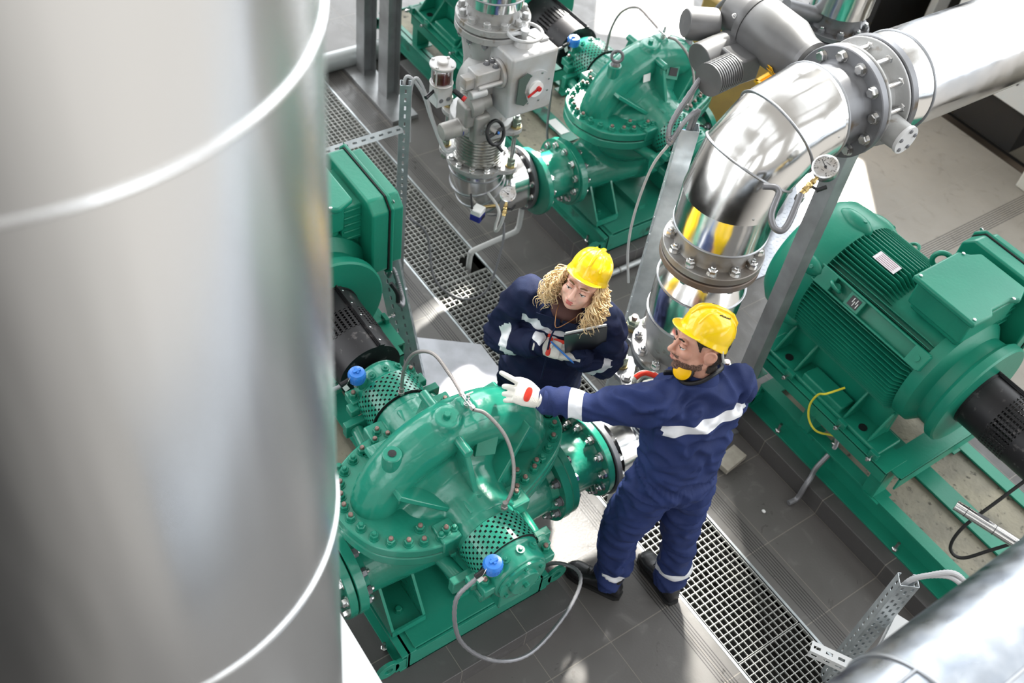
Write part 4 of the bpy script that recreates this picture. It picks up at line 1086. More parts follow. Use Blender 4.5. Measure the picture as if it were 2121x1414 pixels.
# big gearbox, oil reservoir, handwheels
G = V((QX + .205, QY + .055, 1.43))
t = thing('gearbox', 'large light grey valve gearbox with dial plate and red pointer', 'gearbox', G)
b = MB(); b.box((0, 0, 0), (.20, .27, .34)); b.build('gearbox_housing', GREYL, t, bevel=.014, seg=3)
b = MB(); b.cyl((-.10, -.02, -.06), (-.125, -.02, -.06), .14, n=40); b.build('mounting_flange', GREYP, t)
b = MB(); b.cyl((.10, .012, -.02), (.108, .012, -.02), .098, n=44); cv = b.build('dial_cover', GREYL, t)
for i in range(8):
    a = 2 * PI * (i + .5) / 8; put(SCREW, 'screw', cv, (.107, .012 + math.cos(a) * .085, -.02 + math.sin(a) * .085), (1, 0, 0)).scale = (1.3,) * 3
b = MB(); b.prism([(-.098, -.075), (-.05, -.10), (-.028, -.08), (-.04, -.055), (-.055, -.02), (-.05, .02), (-.035, .05), (-.028, .07), (-.05, .085), (-.098, .062)], .112, .118, Matrix(((0, 0, 1), (1, 0, 0), (0, 1, 0)))); b.build('scale_plate', mat('dark green scale plate', (.10, .14, .12), .5, .3), t)
b = MB(); b.cyl((.108, .012, -.02), (.122, .012, -.02), .042, n=36); b.build('dial', WHITEP, t)
b = MB(); b.cyl((.122, .022, -.015), (.136, .022, -.015), .012, n=20); b.box((.127, -.012, -.033), (.006, .062, .010), Matrix.Rotation(math.radians(28), 3, 'X')); b.build('pointer', REDP, t)
b = MB(); b.cyl((0, -.01, .17), (0, -.01, .20), .05, .035, n=28); b.cyl((0, -.01, .20), (0, -.01, .235), .014, n=16); b.build('handwheel_hub', GREYL, t)
b = MB(); c = V((.0, -.01, .232)); b.torus(c, (0, 0, 1), .085, .0085, 44, 10)
for q in (20, 140, 260): a = math.radians(q); b.box(c + V((math.cos(a) * .045, math.sin(a) * .045, 0)), (.08, .02, .008), Matrix.Rotation(a, 3, 'Z'))
b.cyl(c - V((0, 0, .012)), c + V((0, 0, .014)), .022, n=20); b.build('handwheel', GREYL, t)
b = MB(); b.box((.0, .10, .177), (.05, .05, .012)); b.build('inspection_cover', GREYL, t, bevel=.003)
# arm and hydraulic block on the -y side
b = MB(); b.cyl((-.0, -.135, .045), (0, -.155, .045), .075, n=32); b.box((0, -.225, .055), (.085, .14, .085)); b.build('hydraulic_cylinder', GREYL, t, bevel=.006)
b = MB(); b.box((0, -.31, .045), (.055, .07, .06)); b.cyl((.055, -.15, .03), (.055, -.29, .03), .011, n=14); b.cyl((.05, -.24, -.0), (.05, -.33, -.0), .022, n=18); b.build('manifold', GREYL, t, bevel=.004)
for y_, x_ in ((-.175, .02), (-.20, -.02), (-.165, -.025)): put(NUT_D, 'nut', t, (x_, y_, .095), (0, 0, 1)).scale = (.7,) * 3
R0 = V((.0, -.465, .10))
b = MB(); b.box(R0 + V((0, 0, -.07)), (.075, .085, .115)); b.cyl(R0 + V((0, 0, -.018)), R0 + V((0, 0, -.008)), .057, n=32); b.build('reservoir_base', GREYL, t, bevel=.006)
b = MB(); b.lathe([(.046, 0), (.046, .082), (.043, .082), (.043, 0)], R0 + V((0, 0, -.006)), (0, 0, 1), 36); b.build('sight_glass', GLASS, t)
b = MB(); b.cyl(R0 + V((0, 0, -.006)), R0 + V((0, 0, .034)), .0425, n=32); b.build('oil', OILM, t)
b = MB(); b.lathe([(.060, 0), (.062, .003), (.062, .010), (.058, .013), (.026, .014), (.026, .024), (.022, .027), (0, .027)], R0 + V((0, 0, .076)), (0, 0, 1), 36); b.build('reservoir_cap', GREYL, t)
for i in range(4):
    a = PI / 2 * i + .5; p = R0 + V((math.cos(a) * .052, math.sin(a) * .052, 0)); b = MB(); b.cyl(p - V((0, 0, .01)), p + V((0, 0, .078)), .0045, n=10); b.hexa(p + V((0, 0, .088)), (0, 0, 1), .008, .007); b.build('cage_rod', GREYL, t)
for yy, xx in ((.02, .04), (-.02, .04)): b = MB(); b.cyl(R0 + V((xx - .002, yy, -.09)), R0 + V((xx, yy, -.09)), .011, n=18); b.cyl(R0 + V((xx, yy, -.09)), R0 + V((xx + .001, yy, -.09)), .005, n=12); b.build('port_plug', GREYD, t)
b = MB(); b.cyl(R0 + V((-.0, -.04, -.05)), R0 + V((.02, -.095, -.06)), .008, .010, n=14); b.build('black_lever', BLACKP, t)
b = MB(); b.cyl(R0 + V((.03, .05, -.055)), R0 + V((.075, .075, -.075)), .012, n=16); b.mi(1).cyl(R0 + V((.075, .075, -.075)), R0 + V((.088, .082, -.081)), .013, n=16); b.build('lever_grip', [BLACKP, REDP], t)

# small electric actuator hanging below with black crank handwheel
A = V((-3.43, 2.52, 1.25))
t = thing('electric_actuator', 'warm grey electric actuator with black crank handwheel and striped label', 'actuator', A)
b = MB(); b.box((0, -.02, .0), (.10, .11, .13)); b.box((.04, .02, -.08), (.06, .09, .17)); b.build('gear_case', GREYW, t, bevel=.016, seg=3)
b = MB(); b.lathe([(.05, 0), (.062, .005), (.062, .065), (.050, .07), (.052, .09), (.052, .12)], (.01, -.05, .045), (.0, 1, .12), 32); b.build('drive_head', GREYW, t)
b = MB(); b.cyl((-.01, .06, .06), (-.02, .18, .075), .035, n=20); b.build('drive_shaft', GREYD, t)
b = MB()
for k in range(6): b.lathe([(.034, 0), (.041, .002), (.041, .006), (.034, .008)], (-.04, -.02 - .0, .09 + .009 * k), (-.25, -.5, .6), 24)
b.build('cooling_fins', GREYW, t)
b = MB(); b.lathe([(.048, 0), (.048, .03), (.045, .034), (.045, .12), (.040, .128), (0, .13)], (-.0, -.05, -.075), (-.05, -1, -.05), 36); b.build('motor_housing', GREYW, t)
b = MB()
b.mi(0).lathe([(.0475, .004), (.0478, .028)], (0, -.052, -.075), (-.05, -1, -.05), 12, a0=-1.5, a1=.1, up=(0, 0, 1))
b.mi(1).lathe([(.0478, .020), (.0481, .028)], (0, -.052, -.075), (-.05, -1, -.05), 12, a0=-1.5, a1=.1, up=(0, 0, 1)); b.build('striped_label', [WHITEP, BLUED], t)
b = MB(); b.cyl((-.045, -.02, .02), (-.062, -.03, .03), .022, n=24); b.build('cover_cap', BLACKP, t)
b = MB(); b.box((.03, .035, -.06), (.002, .05, .04)); b.mi(1); [b.cyl((.072, .01 + .02 * i, -.10 + .02 * j), (.0735, .01 + .02 * i, -.10 + .02 * j), .005, n=10) for i in range(2) for j in range(2)]; b.build('selector_panel', [BLACKP, GALV], t)
c = V((.105, .075, -.09))
b = MB(); b.cyl((.06, .04, -.06), c, .016, n=16); b.build('crank_shaft', GREYW, t)
wd = V((.86, .25, .45)).normalized()
b = MB(); b.torus(c, wd, .060, .0095, 40, 10); b.box(c, (.115, .018, .008), frame(wd)); b.build('crank_handwheel', BLACKP, t)
b = MB(); b.cyl(c + V((0, 0, -.0)), c + wd * .02 , .010, n=14); b.cyl(c + V((.01, -.005, -.05)), c + V((.05, .02, -.09)), .009, n=14); b.build('crank_knob', BLACKP, t)
b = MB(); b.ball(c + wd * .02, .008, 10); b.build('blue_lamp', BLUEP, t)

# ================================================================== POSTS, TRAYS, CONDUITS
def strip(b, o, ez, ex, L, W, th=.002, rows=1, pitch=.05, slot=.024, sw=.010):
    """perforated steel strip: real slots in `rows` rows along ez, width along ex"""
    ez = V(ez).normalized(); ex = V(ex).normalized(); ey = ez.cross(ex); R = Matrix((ex, ey, ez)).transposed(); o = V(o)
    lw = (W - rows * sw) / (rows + 1)
    x = -W / 2
    for k in range(rows + 1):
        b.box(o + ez * L / 2 + ex * (x + lw / 2), (lw, th, L), R)
        x += lw
        if k < rows:
            z = 0; st = (k % 2) * pitch / 2
            a = 0.0; nn = int(L / pitch) + 1
            edges = [0.0]
            for i in range(nn):
                z0 = st + i * pitch + (pitch - slot) / 2; z1 = z0 + slot
                if z1 < L: edges += [z0, z1]
            edges.append(L)
            for i in range(0, len(edges), 2):
                if edges[i + 1] - edges[i] > 1e-4: b.box(o + ez * (edges[i] + edges[i + 1]) / 2 + ex * (x + sw / 2), (sw, th, edges[i + 1] - edges[i]), R)
            x += sw
def slotted_post(label, base, top, ex, W, Dp, rows=(1, 1), cat='post', name='slotted_channel', group=None, lips=True, matr=None, back=1):
    base = V(base); top = V(top); ez = (top - base).normalized(); L = (top - base).length
    ex = (V(ex) - ez * V(ex).dot(ez)).normalized(); ey = ez.cross(ex)
    t = thing(name, label, cat, base, 0, group)
    b = MB(); strip(b, ey * -Dp / 2, ez, ex, L, W, rows=rows[0])
    for s in (-1, 1): strip(b, ex * s * W / 2, ez, ey, L, Dp, rows=rows[1])
    if lips:
        for s in (-1, 1): b.box(ez * L / 2 + ex * s * (W / 2 - .007) + ey * Dp / 2, (.014, .002, L), Matrix((ex, ey, ez)).transposed())
    b.build('channel_web', matr or GALV, t)
    return t
slotted_post('slotted galvanised post with conduits beside the silver elbow, left of the gearbox', (-3.70, 2.29, 0), (-3.70, 2.29, 1.31), (.5, .85, 0), .055, .045, group=None)
t = slotted_post('slotted galvanised cross arm over the drain grating, joining the left post', (-3.70, 1.62, 1.035), (-3.70, 2.27, 1.035), (.75, 0, .66), .042, .040, cat='rail', name='slotted_rail')
t = thing('steel_pipe_post', 'thin grey vertical pipe right beside the edge of the blurred duct', 'post', (-4.05, 1.90, 0))
b = MB(); b.cyl((0, 0, 0), (0, 0, 3.2), .030, n=24); b.build('pipe', POST, t)
b = MB(); b.lathe([(.075, 2.12), (.08, 2.13), (.08, 2.15), (.03, 2.2)], (.01, .05, 0), (0, 0, 1), 28); b.build('collar', GALV, t)
# cable tray at the left motor
tb, tt_ = V((-2.96, 1.955, 0)), V((-3.30, 2.0, .98))
slotted_post('slotted galvanised cable tray leaning up to the left green cable box', tb, at_t := V((-3.245, 1.905, .84)), (.60, .80, 0), .115, .05, rows=(2, 1), name='cable_tray', cat='cable tray')
t = thing('conduit', 'thin metal conduits running down inside the left cable tray', 'conduit', tb)
dz_ = (at_t - tb); ex_ = V((.6, .8, 0)).normalized()
for k in (-.02, 0, .02):
    b = MB(); b.tube([V((0, 0, .02)) + ex_ * k + V((.012, -.01, 0)), dz_ * .97 + ex_ * k + V((.012, -.01, 0))], .006, 8); b.build('conduit_tube', COND, t)
b = MB(); b.box(dz_ * .62, (.014, .125, .045), Matrix.Rotation(math.atan2(.8, .6) - PI / 2, 3, 'Z')); b.build('clamp_bar', GALV, t)
t = thing('conduit', 'grey flexible conduit looping from the left green cable box into the tray', 'conduit', (-3.10, 1.84, .62))
b = MB(); b.tube([(.20, -.04, .10), (.19, -.01, .05), (.13, .03, .02), (.06, .05, .04), (.0, .05, .10), (-.04, .05, .02)], .013, 10, k=14, rib=.18); b.build('conduit_tube', COND, t)
b = MB(); b.tube([(.16, -.06, .20), (.19, -.04, .15), (.20, -.04, .10)], .011, 12, k=5); b.build('cable_gland', BLACKP, t)

# left C channel with conduits next to the right riser
t = slotted_post('tall slotted galvanised channel in front of the background pump, beside the big bend', (-2.23, 2.715, 0), (-2.23, 2.715, 1.90), (.62, .78, 0), .075, .055, rows=(0, 1))
t = slotted_post('short perforated galvanised post with two conduits at the bottom right', (-.53, 2.70, 0), (-.53, 2.70, .90), (.62, .78, 0), .075, .055, rows=(3, 1))
t = slotted_post('white slotted cross bracket at the bottom right over the grating', (-.58, 2.36, .60), (-.42, 2.27, .60), (0, 0, 1), .045, .045, rows=(1, 1), cat='bracket', name='slotted_rail', matr=WHITEP) if False else None
t = thing('slotted_rail', 'white slotted bracket standing out from the bottom right post over the grating', 'bracket', (-.59, 2.36, .57))
b = MB(); strip(b, (0, 0, .022), (.85, .5, 0), (-.5, .85, 0), .30, .048, rows=1, pitch=.05, slot=.028, sw=.013); strip(b, V((0, 0, 0)) - V((-.5, .85, 0)).normalized() * .023, (.85, .5, 0), (0, 0, 1), .30, .044, rows=1, pitch=.05, slot=.026, sw=.012)
b.build('channel_web', WHITEW, t)
b = MB(); b.box((.18, .30, -.02), (.10, .34, .004), Matrix.Rotation(.35, 3, 'Z')); b.box((.13, .31, .01), (.004, .34, .05), Matrix.Rotation(.35, 3, 'Z')); b.build('angle_bracket', WHITEW, t)
# plain steel post on the right
t = thing('support_post', 'tall plain steel channel post carrying the big bend flange, gauge beside it', 'post', (-1.86, 3.235, 0))
R = Matrix.Rotation(math.radians(-8), 3, 'Z')
b = MB(); b.box((0, 0, .94), (.085, .006, 1.88), R); b.box(R @ V((-.04, .03, .94)), (.006, .06, 1.88), R); b.box(R @ V((.04, .03, .94)), (.006, .06, 1.88), R); b.box((0, 0.02, 1.885), (.11, .10, .01), R); b.box((0, .0, .006), (.16, .14, .012), R); b.build('channel', POST, t)
b = MB(); b.box((.02, .01, 1.92), (.10, .09, .06), R); b.build('saddle', GREYD, t)
t.location = (-1.86, 3.235, 0)
# pair of posts on a shared base, top left
for xx, yy, wd, lb in ((-5.535, 3.09, .11, 'left one of the two tall steel posts standing on the long base plate'), (-5.235, 3.10, .12, 'right one of the two tall steel posts standing on the long base plate')):
    t = thing('support_post', lb, 'post', (xx, yy, .03), 0, 'tall steel posts at the top left')
    b = MB(); b.box((0, -.045, 1.6), (wd, .008, 3.2)); b.box((0, .045, 1.6), (wd, .008, 3.2)); b.box((0, 0, 1.6), (.008, .09, 3.2)); b.build('beam', POST, t)
b = MB(); b.box((-5.36, 3.06, .015), (.86, .20, .030)); o = b.build('base_plate', POST, bevel=.002); tag(o, 'long flat steel base plate under the two posts at the top left', 'plate')
# floor pipes
t = thing('floor_pipe', 'thick grey pipe lying along the floor at the top left', 'pipe', (-5.68, 1.6, .07)); b = MB(); b.cyl((0, 0, 0), (0, 2.6, 0), .068, n=32); b.build('pipe', mat('grey pipe paint', (.38, .40, .40), .35, .3), t)
t = thing('floor_pipe', 'thin grey pipe with a clamp along the step behind the yellow helmet of the woman', 'pipe', (-3.05, 3.33, .04)); b = MB(); b.cyl((0, 0, 0), (0, 1.1, 0), .018, n=18); b.build('pipe', mat('grey pipe paint', (.38, .40, .40), .35), t)
b = MB(); b.torus((0, .12, 0), (0, 1, 0), .020, .005, 20, 8); b.build('clamp', ZINC, t)
t = thing('drain_pipe', 'light grey bent drain pipe dropping through the grating below the gauge', 'pipe', (-3.555, 2.695, -.3))
b = MB(); b.tube([(0, 0, 0), (0, 0, .34), (0, .008, .375), (0, .03, .40), (0, .30, .42), (0, .335, .44), (0, .345, .48), (0, .345, .66)], .017, 14, k=5); b.build('pipe', mat('light grey pipe paint', (.50, .50, .49), .45), t)
t = thing('drain_pipe', 'grey drain pipe stub going into the grating left of the legs of the man', 'pipe', (-1.79, 2.42, -.3))
b = MB(); b.cyl((0, 0, 0), (0, 0, .68), .026, n=18); b.build('pipe', mat('light grey pipe paint', (.50, .50, .49), .45), t)
t = thing('loose_block', 'small pale wooden block lying on the tiles right of the man', 'block', (-1.655, 3.10, 0), math.radians(8))
b = MB(); b.box((0, 0, .03), (.09, .16, .035)); b.box((.01, .05, .006), (.06, .05, .012)); b.build('block', mat('pale wood', (.42, .39, .33), .7, col2=(.34, .31, .26), nscale=20), t, bevel=.002)
for i, (x, y, l) in enumerate([(-1.335, 3.05, 'white paper scrap on the tiles by the elbow of the man'), (-1.20, 1.50, 'pebble below the looped conduit near the bottom edge'), (-1.17, 1.58, 'lone pebble on the dark tile, left of the shoe')]):
    b = MB(); b.ball((0, 0, .006), (.012, .010, .007), 8); o = b.build('debris_crumb', WHITEP if i == 0 else GREYD); o.location = (x, y, 0); tag(o, l, 'debris')
def hose(label, pts, r, m, name='flexible_conduit', cat='conduit', rib=.16, k=14, group=None, n=10):
    p0 = V(pts[0]); t = thing(name, label, cat, p0, 0, group)
    b = MB(); b.tube([V(p) - p0 for p in pts], r, n, k=k, rib=rib); b.build('conduit_tube' if rib else 'cable', m, t); return t
hose('grey ribbed conduit looping low from the near blue cap of the foreground pump', [(-1.365, 1.225, .99), (-1.36, 1.14, .90), (-1.33, 1.17, .60), (-1.29, 1.33, .32), (-1.27, 1.52, .22), (-1.35, 1.78, .22), (-1.44, 1.90, .26), (-1.56, 1.86, .22), (-1.62, 1.75, .12)], .0095, COND)
hose('grey conduit hanging from the far blue cap of the foreground pump', [(-2.375, 1.215, 1.0), (-2.37, 1.15, .96), (-2.30, 1.11, .70), (-2.20, 1.08, .40), (-2.17, 1.12, .27)], .009, COND, rib=0)
hose('dark cable from the blue cap of the background pump down its side', [(-4.005, 3.545, 1.0), (-4.00, 3.50, .96), (-3.93, 3.45, .70), (-3.85, 3.42, .45), (-3.70, 3.46, .29)], .0075, CABLE, rib=0)
hose('long dark cable lying in a curve on the tiles under the silver elbow', [(-3.68, 2.33, .42), (-3.62, 2.42, .30), (-3.50, 2.40, .10), (-3.42, 2.44, .012), (-3.30, 2.52, .012), (-3.25, 2.62, .10), (-3.30, 2.72, .35), (-3.36, 2.76, .46)], .007, CABLE, rib=0, name='signal_cable', cat='cable')
for k in (0, 1): hose(('left' if k == 0 else 'right') + ' white ribbed conduit from the slotted post to the electric actuator', [(-3.715 + .03 * k, 2.29 + .025 * k, .95), (-3.715 + .03 * k, 2.285 + .025 * k, 1.25), (-3.70 + .03 * k, 2.30 + .03 * k, 1.345), (-3.66 + .02 * k, 2.36 + .01 * k, 1.26), (-3.60 + .02 * k, 2.39, 1.12), (-3.50 + .02 * k, 2.41, 1.00), (-3.46, 2.45 + .01 * k, 1.02)], .0085, mat('white conduit', (.48, .48, .49), .45), rib=.1, group='conduits on the slotted post')
for k in (0, 1): hose(('upper' if k else 'lower') + ' grey ribbed conduit from the channel top to the valve actuator of the big pipe', [(-2.23, 2.70 + .02 * k, 1.80), (-2.22, 2.70 + .02 * k, 1.93), (-2.20, 2.68 + .02 * k, 2.00), (-2.19, 2.62 + .01 * k, 1.97 + .012 * k), (-2.20, 2.59, 1.88 + .02 * k), (-2.23, 2.60, 1.94 + .02 * k), (-2.26, 2.72, 2.07 + .02 * k), (-2.31, 2.85, 2.12 + .02 * k), (-2.36, 2.93, 2.13)], .0105, COND, group='conduits at the tall channel')
hose('thin grey cable hanging from the conduits in front of the background pump base', [(-2.22, 2.61, 1.86), (-2.27, 2.60, 1.70), (-2.33, 2.64, 1.40), (-2.35, 2.68, 1.15), (-2.31, 2.70, .95)], .006, mat('pale grey cable', (.45, .45, .44), .5), rib=0, name='signal_cable', cat='cable')
for k in (0, 1): hose(('upper' if k else 'lower') + ' ribbed conduit curving out of the bottom right post top', [(-.53, 2.70, .70), (-.53, 2.70, .88), (-.50 + .01 * k, 2.73 + .01 * k, .95 + .015 * k), (-.44, 2.80 + .01 * k, .97 + .02 * k), (-.38, 2.86 + .02 * k, .90), (-.34, 2.90 + .02 * k, .76)], .0115, mat('white conduit', (.48, .48, .49), .45), rib=.14, group='conduits at the bottom right post')
hose('grey metal conduit with a kink carrying the yellow wire down from the motor stand', [(-1.375, 3.50, .30), (-1.345, 3.455, .25), (-1.335, 3.36, .17), (-1.31, 3.30, .155), (-1.30, 3.265, .12), (-1.295, 3.245, .03), (-1.30, 3.19, .018)], .014, COND, rib=0, k=4)
t = thing('ground_wire', 'thin yellow and green ground wire below the big motor', 'wire', (-1.47, 3.40, .56)); b = MB(); W_ = lambda x, z, y=3.335: V((x + 1.47, y - 3.40, z - .56)); b.tube([W_(-1.44, .66, 3.43), W_(-1.465, .645), W_(-1.500, .600), W_(-1.513, .505), W_(-1.481, .423), W_(-1.43, .370, 3.36), W_(-1.385, .335, 3.44), W_(-1.375, .30, 3.49)], .0055, 8, k=8); b.build('wire', YELW, t)
b = MB(); b.hexa((.095, .095, -.265), (0, 0, 1), .02, .02); b.hexa((.10, .09, -.285), (.3, -.8, -.4), .018, .03); b.build('conduit_fitting', ZINC, t)
t = thing('sensor_tube', 'shiny steel tube with two joints over the grout at the right edge', 'sensor', (-.72, 3.43, .60)); b = MB(); b.cyl((0, 0, 0), (.34, .10, .0), .025, n=28); b.build('tube_body', CLAD, t)
for q in (.05, .18): b = MB(); b.torus((q, q * .294, 0), (.34, .10, 0), .025, .0015, 28, 6); b.build('joint_ring', BLACKP, t)
b = MB(); b.cyl((.09, .03, .022), (.14, .045, .028), .008, n=12); b.build('rivet', GREYD, t)
hose('black cable looping around the steel tube at the right edge', [(-.60, 3.80, .95), (-.60, 3.70, .82), (-.62, 3.56, .66), (-.64, 3.45, .50), (-.62, 3.42, .38), (-.56, 3.45, .35), (-.50, 3.52, .45), (-.42, 3.62, .6)], .008, BLACKR, rib=0, name='signal_cable', cat='cable')

# ================================================================== GAUGES
def gauge(label, c, d, r=.043, numbers=True, up=(0, 0, 1)):
    c = V(c); d = V(d).normalized(); t = thing('pressure_gauge', label, 'gauge', c, 0, 'pressure gauges')
    b = MB(); b.lathe([(r * .92, -.034), (r * .97, -.030), (r * .97, -.003), (r * 1.05, -.002), (r * 1.05, .004), (r * .93, .006), (r * .93, .001)], (0, 0, 0), d, 40); b.build('case', ZINC, t)
    b = MB(); b.lathe([(r * .93, 0), (0, .0002)], (0, 0, 0), d, 36); b.build('dial_face', WHITEP, t)
    R = frame(d, (0, 0, 1)); b = MB()
    for i in range(21):
        a = math.radians(-135 + 270 * i / 20); L = .16 if i % 4 == 0 else .07
        b.box(R @ V((math.sin(a) * r * (.86 - L / 2), math.cos(a) * r * (.86 - L / 2), .0009)), (r * (.035 if i % 4 else .055), r * L, .0005), R @ Matrix.Rotation(-a, 3, 'Z'))
    a = math.radians(-62); b.box(R @ V((math.sin(a) * r * .28, math.cos(a) * r * .28, .002)), (r * .05, r * .95, .0008), R @ Matrix.Rotation(-a, 3, 'Z')); b.cyl(R @ V((0, 0, .001)), R @ V((0, 0, .004)), r * .11, n=14)
    for q in range(5): b.box(R @ V((r * (-.16 + .08 * q), r * .34, .0009)), (r * .05, r * .07, .0005), R)
    for q in range(3): b.box(R @ V((r * (-.1 + .1 * q), -r * .34, .0009)), (r * .06, r * .06, .0005), R)
    b.build('scale_and_needle', BLACKP, t)
    if numbers:
        for i, s in enumerate(('0', '1', '2', '3', '4', '5', '6')):
            a = math.radians(-135 + 45 * i)
            cu = bpy.data.curves.new('numeral', 'FONT'); cu.body = s; cu.size = r * .24; cu.align_x = 'CENTER'; cu.align_y = 'CENTER'; cu.extrude = .0002; cu.materials.append(BLACKP)
            tmp = bpy.data.objects.new('n', cu); COL.objects.link(tmp); dg = bpy.context.evaluated_depsgraph_get(); me = bpy.data.meshes.new_from_object(tmp.evaluated_get(dg)); bpy.data.objects.remove(tmp)
            o = bpy.data.objects.new('numeral', me); COL.objects.link(o); o.parent = t; o.location = R @ V((math.sin(a) * r * .60, math.cos(a) * r * .60, .001)); o.rotation_euler = R.to_euler()
    down = -(R @ V((0, 1, 0)))
    b = MB(); b.cyl(down * r * .95 - d * .015, down * (r + .028) - d * .015, .007, n=14); b.hexa(down * (r + .012) - d * .015, down, .011, .012); b.ball(down * (r + .035) - d * .015, .013, 12); b.cyl(down * (r + .035) - d * .015, down * (r + .075) - d * .015, .010, n=14); b.hexa(down * (r + .05) - d * .015, down, .013, .012)
    b.build('cock_valve', BRASS, t)
    side = R @ V((1, 0, 0)); b = MB(); b.cyl(down * (r + .035) - d * .015, down * (r + .030) - d * .015 + side * .032, .005, n=12); b.box(down * (r + .022) - d * .012 + side * .040, (.010, .036, .012), R @ Matrix.Rotation(-.5, 3, 'Z')); b.build('lever', BLACKP, t)
    return t, c + down * (r + .075) - d * .015
GC = (-1.525, 2.60, 2.25)
g1, p1 = gauge('round pressure gauge beside the big shiny bend, in front of the steel post', GC, (.05, -.52, .86), r=.043)
t = thing('siphon_tube', 'grey U shaped siphon tube under the gauge at the big bend', 'tube', p1); q0 = at_s = V((-1.66, 2.62, 2.03))
IM = lambda x, y: V((.56, .82, .11)) * x / 560 + V((.658, -.36, -.661)) * y / 560
b = MB(); b.tube([IM(0, 0), IM(-10, 25), IM(-25, 58), IM(-38, 70), IM(-52, 62), IM(-56, 40), IM(-48, 15), IM(-42, -2), IM(-50, -12), IM(-72, -14)], .0115, 14, k=6); b.build('tube', mat('grey siphon', (.20, .20, .21), .38, .5), t)
b = MB(); b.hexa((0, 0, -.03), (0.1, 0, 1), .016, .028); b.build('fitting', ZINC, t)
g2, p2 = gauge('round pressure gauge in front of the silver elbow, above the blue transmitter', (-3.24, 2.66, .80), (.45, -.42, .79), r=.042, numbers=False)
t = thing('siphon_tube', 'grey U shaped siphon tube under the gauge at the left elbow', 'tube', p2)
b = MB(); b.tube([V((0, 0, 0)), V((0, -.01, -.05)), V((-.01, -.02, -.10)), V((-.03, -.02, -.12)), V((-.045, -.01, -.10)), V((-.055, 0.01, -.03)), V((-.11, .03, -.02)), V((-.22, .05, -.03))], .0085, 12, k=6); b.build('tube', mat('light grey pipe paint', (.50, .50, .49), .45), t)
t = thing('pressure_transmitter', 'small white and dark blue pressure transmitter box with brass stem', 'sensor', (-3.31, 2.53, .66))
R = Matrix.Rotation(math.radians(28), 3, 'Z')
b = MB(); b.box((0, 0, .022), (.060, .066, .034), R); b.build('housing', WHITEP, t, bevel=.006)
b = MB(); b.box((0, 0, -.014), (.062, .068, .042), R); b.build('cover', BLUED, t, bevel=.006)
b = MB(); b.box(R @ V((.0315, .004, -.014)), (.002, .030, .020), R); b.build('display', BLACKP, t)
b = MB(); b.cyl(R @ V((0, .034, .02)), V((.03, .115, .035)), .009, n=14); b.build('brass_stem', BRASS, t)
b = MB(); b.tube([R @ V((-.02, -.03, .03)), V((-.04, -.02, .06)), V((-.08, 0, .075))], .006, 10, k=5); b.build('cable', BLACKP, t)

# ================================================================== TOP RIGHT: second vertical pipe, ochre machine, yellow crate, cabinets
t = thing('clad_pipe', 'shiny vertical clad pipe stub with dark flange at the top, left of the dark wall', 'pipe', (-3.03, 4.63, 1.42), 0, 'aluminium clad straight pipes')
b = MB(); flange(b, (0, 0, 0), (0, 0, 1), .20, .03, .1); flange(b, (0, 0, -.04), (0, 0, 1), .20, .03, .1); b.lathe([(.15, .03), (.145, .05), (.140, .14)], (0, 0, 0), (0, 0, 1), 48); b.lathe([(.14, -.04), (.135, -.4), (.135, -1.3)], (0, 0, 0), (0, 0, 1), 40); b.build('flange', GREYD, t)
ring_of(NUT_D, 'nut', t, (0, 0, .03), (0, 0, 1), .172, 10, world=False)
b = MB(); b.lathe([(.14, .12), (.17, .125), (.17, 1.9)], (0, 0, 0), (0, 0, 1), 56); b.build('insulation_jacket', CLAD, t)
b = MB(); b.cyl((-.02, -.14, .09), (-.08, -.36, .16), .042, n=24); b.build('branch_stub', GREYD, t)
t = thing('ochre_machine', 'ochre painted machine housing with looping grey hoses at the top edge', 'machine', (-3.98, 5.05, 0))
R = Matrix.Rotation(math.radians(8), 3, 'Z')
b = MB(); b.box((0, .18, .42), (.75, .34, .84), R); b.build('housing', OCHRE, t, bevel=.02)
b = MB(); b.cyl((.05, .02, .86), (.05, .02, 1.0), .06, n=20); b.box((.08, .10, .90), (.14, .12, .08)); b.build('motor_head', mat('grey green paint', (.16, .20, .20), .5), t, bevel=.01)
for k in (0, 1): b = MB(); b.tube([(.02, .02, .95 - .03 * k), (-.06, -.10, .98 - .03 * k), (-.10, -.19, .84), (-.04, -.21, .66), (.02, -.17, .62 + .02 * k)], .013, 10, k=8); b.build('hose', CABLE, t)
t = thing('plastic_crate', 'bright yellow plastic crate behind the valve actuator at the top edge', 'crate', (-3.40, 5.00, .45), math.radians(10))
b = MB()
for q in (-1, 1): b.box((q * .16, 0, .12), (.012, .30, .24)); b.box((0, q * .15, .12), (.32, .012, .24)); b.box((q * .165, 0, .235), (.022, .33, .014)); b.box((0, q * .155, .235), (.35, .022, .014)); [b.box((q * .17, s * .08, .12), (.012, .012, .24)) for s in (-1, 1)]; [b.box((s * .09, q * .16, .12), (.012, .012, .24)) for s in (-1, 0, 1)]
b.box((0, 0, .006), (.32, .30, .012)); b.build('crate_shell', YELC, t)
b = MB(); b.box((-3.40, 5.0, .22), (.36, .34, .44)); o = b.build('dark_plinth_box', DARK, bevel=.01); tag(o, 'dark box standing under the yellow crate', 'box')
t = thing('control_cabinet', 'white control cabinet with a dark vent panel below the long shiny pipe', 'cabinet', (-3.02, 7.13, 0), math.radians(0))
b = MB(); b.box((-.06, 0, .66), (.86, .66, .62)); b.build('cabinet_body', WHITEW, t, bevel=.008)
b = MB(); b.box((0.02, -.334, .66), (.34, .006, .30)); b.build('vent_panel', mat('dark vent', (.06, .06, .075), .6), t)
b = MB(); b.box((-.06, .02, .19), (.84, .60, .34)); b.build('cabinet_base', DARK, t)
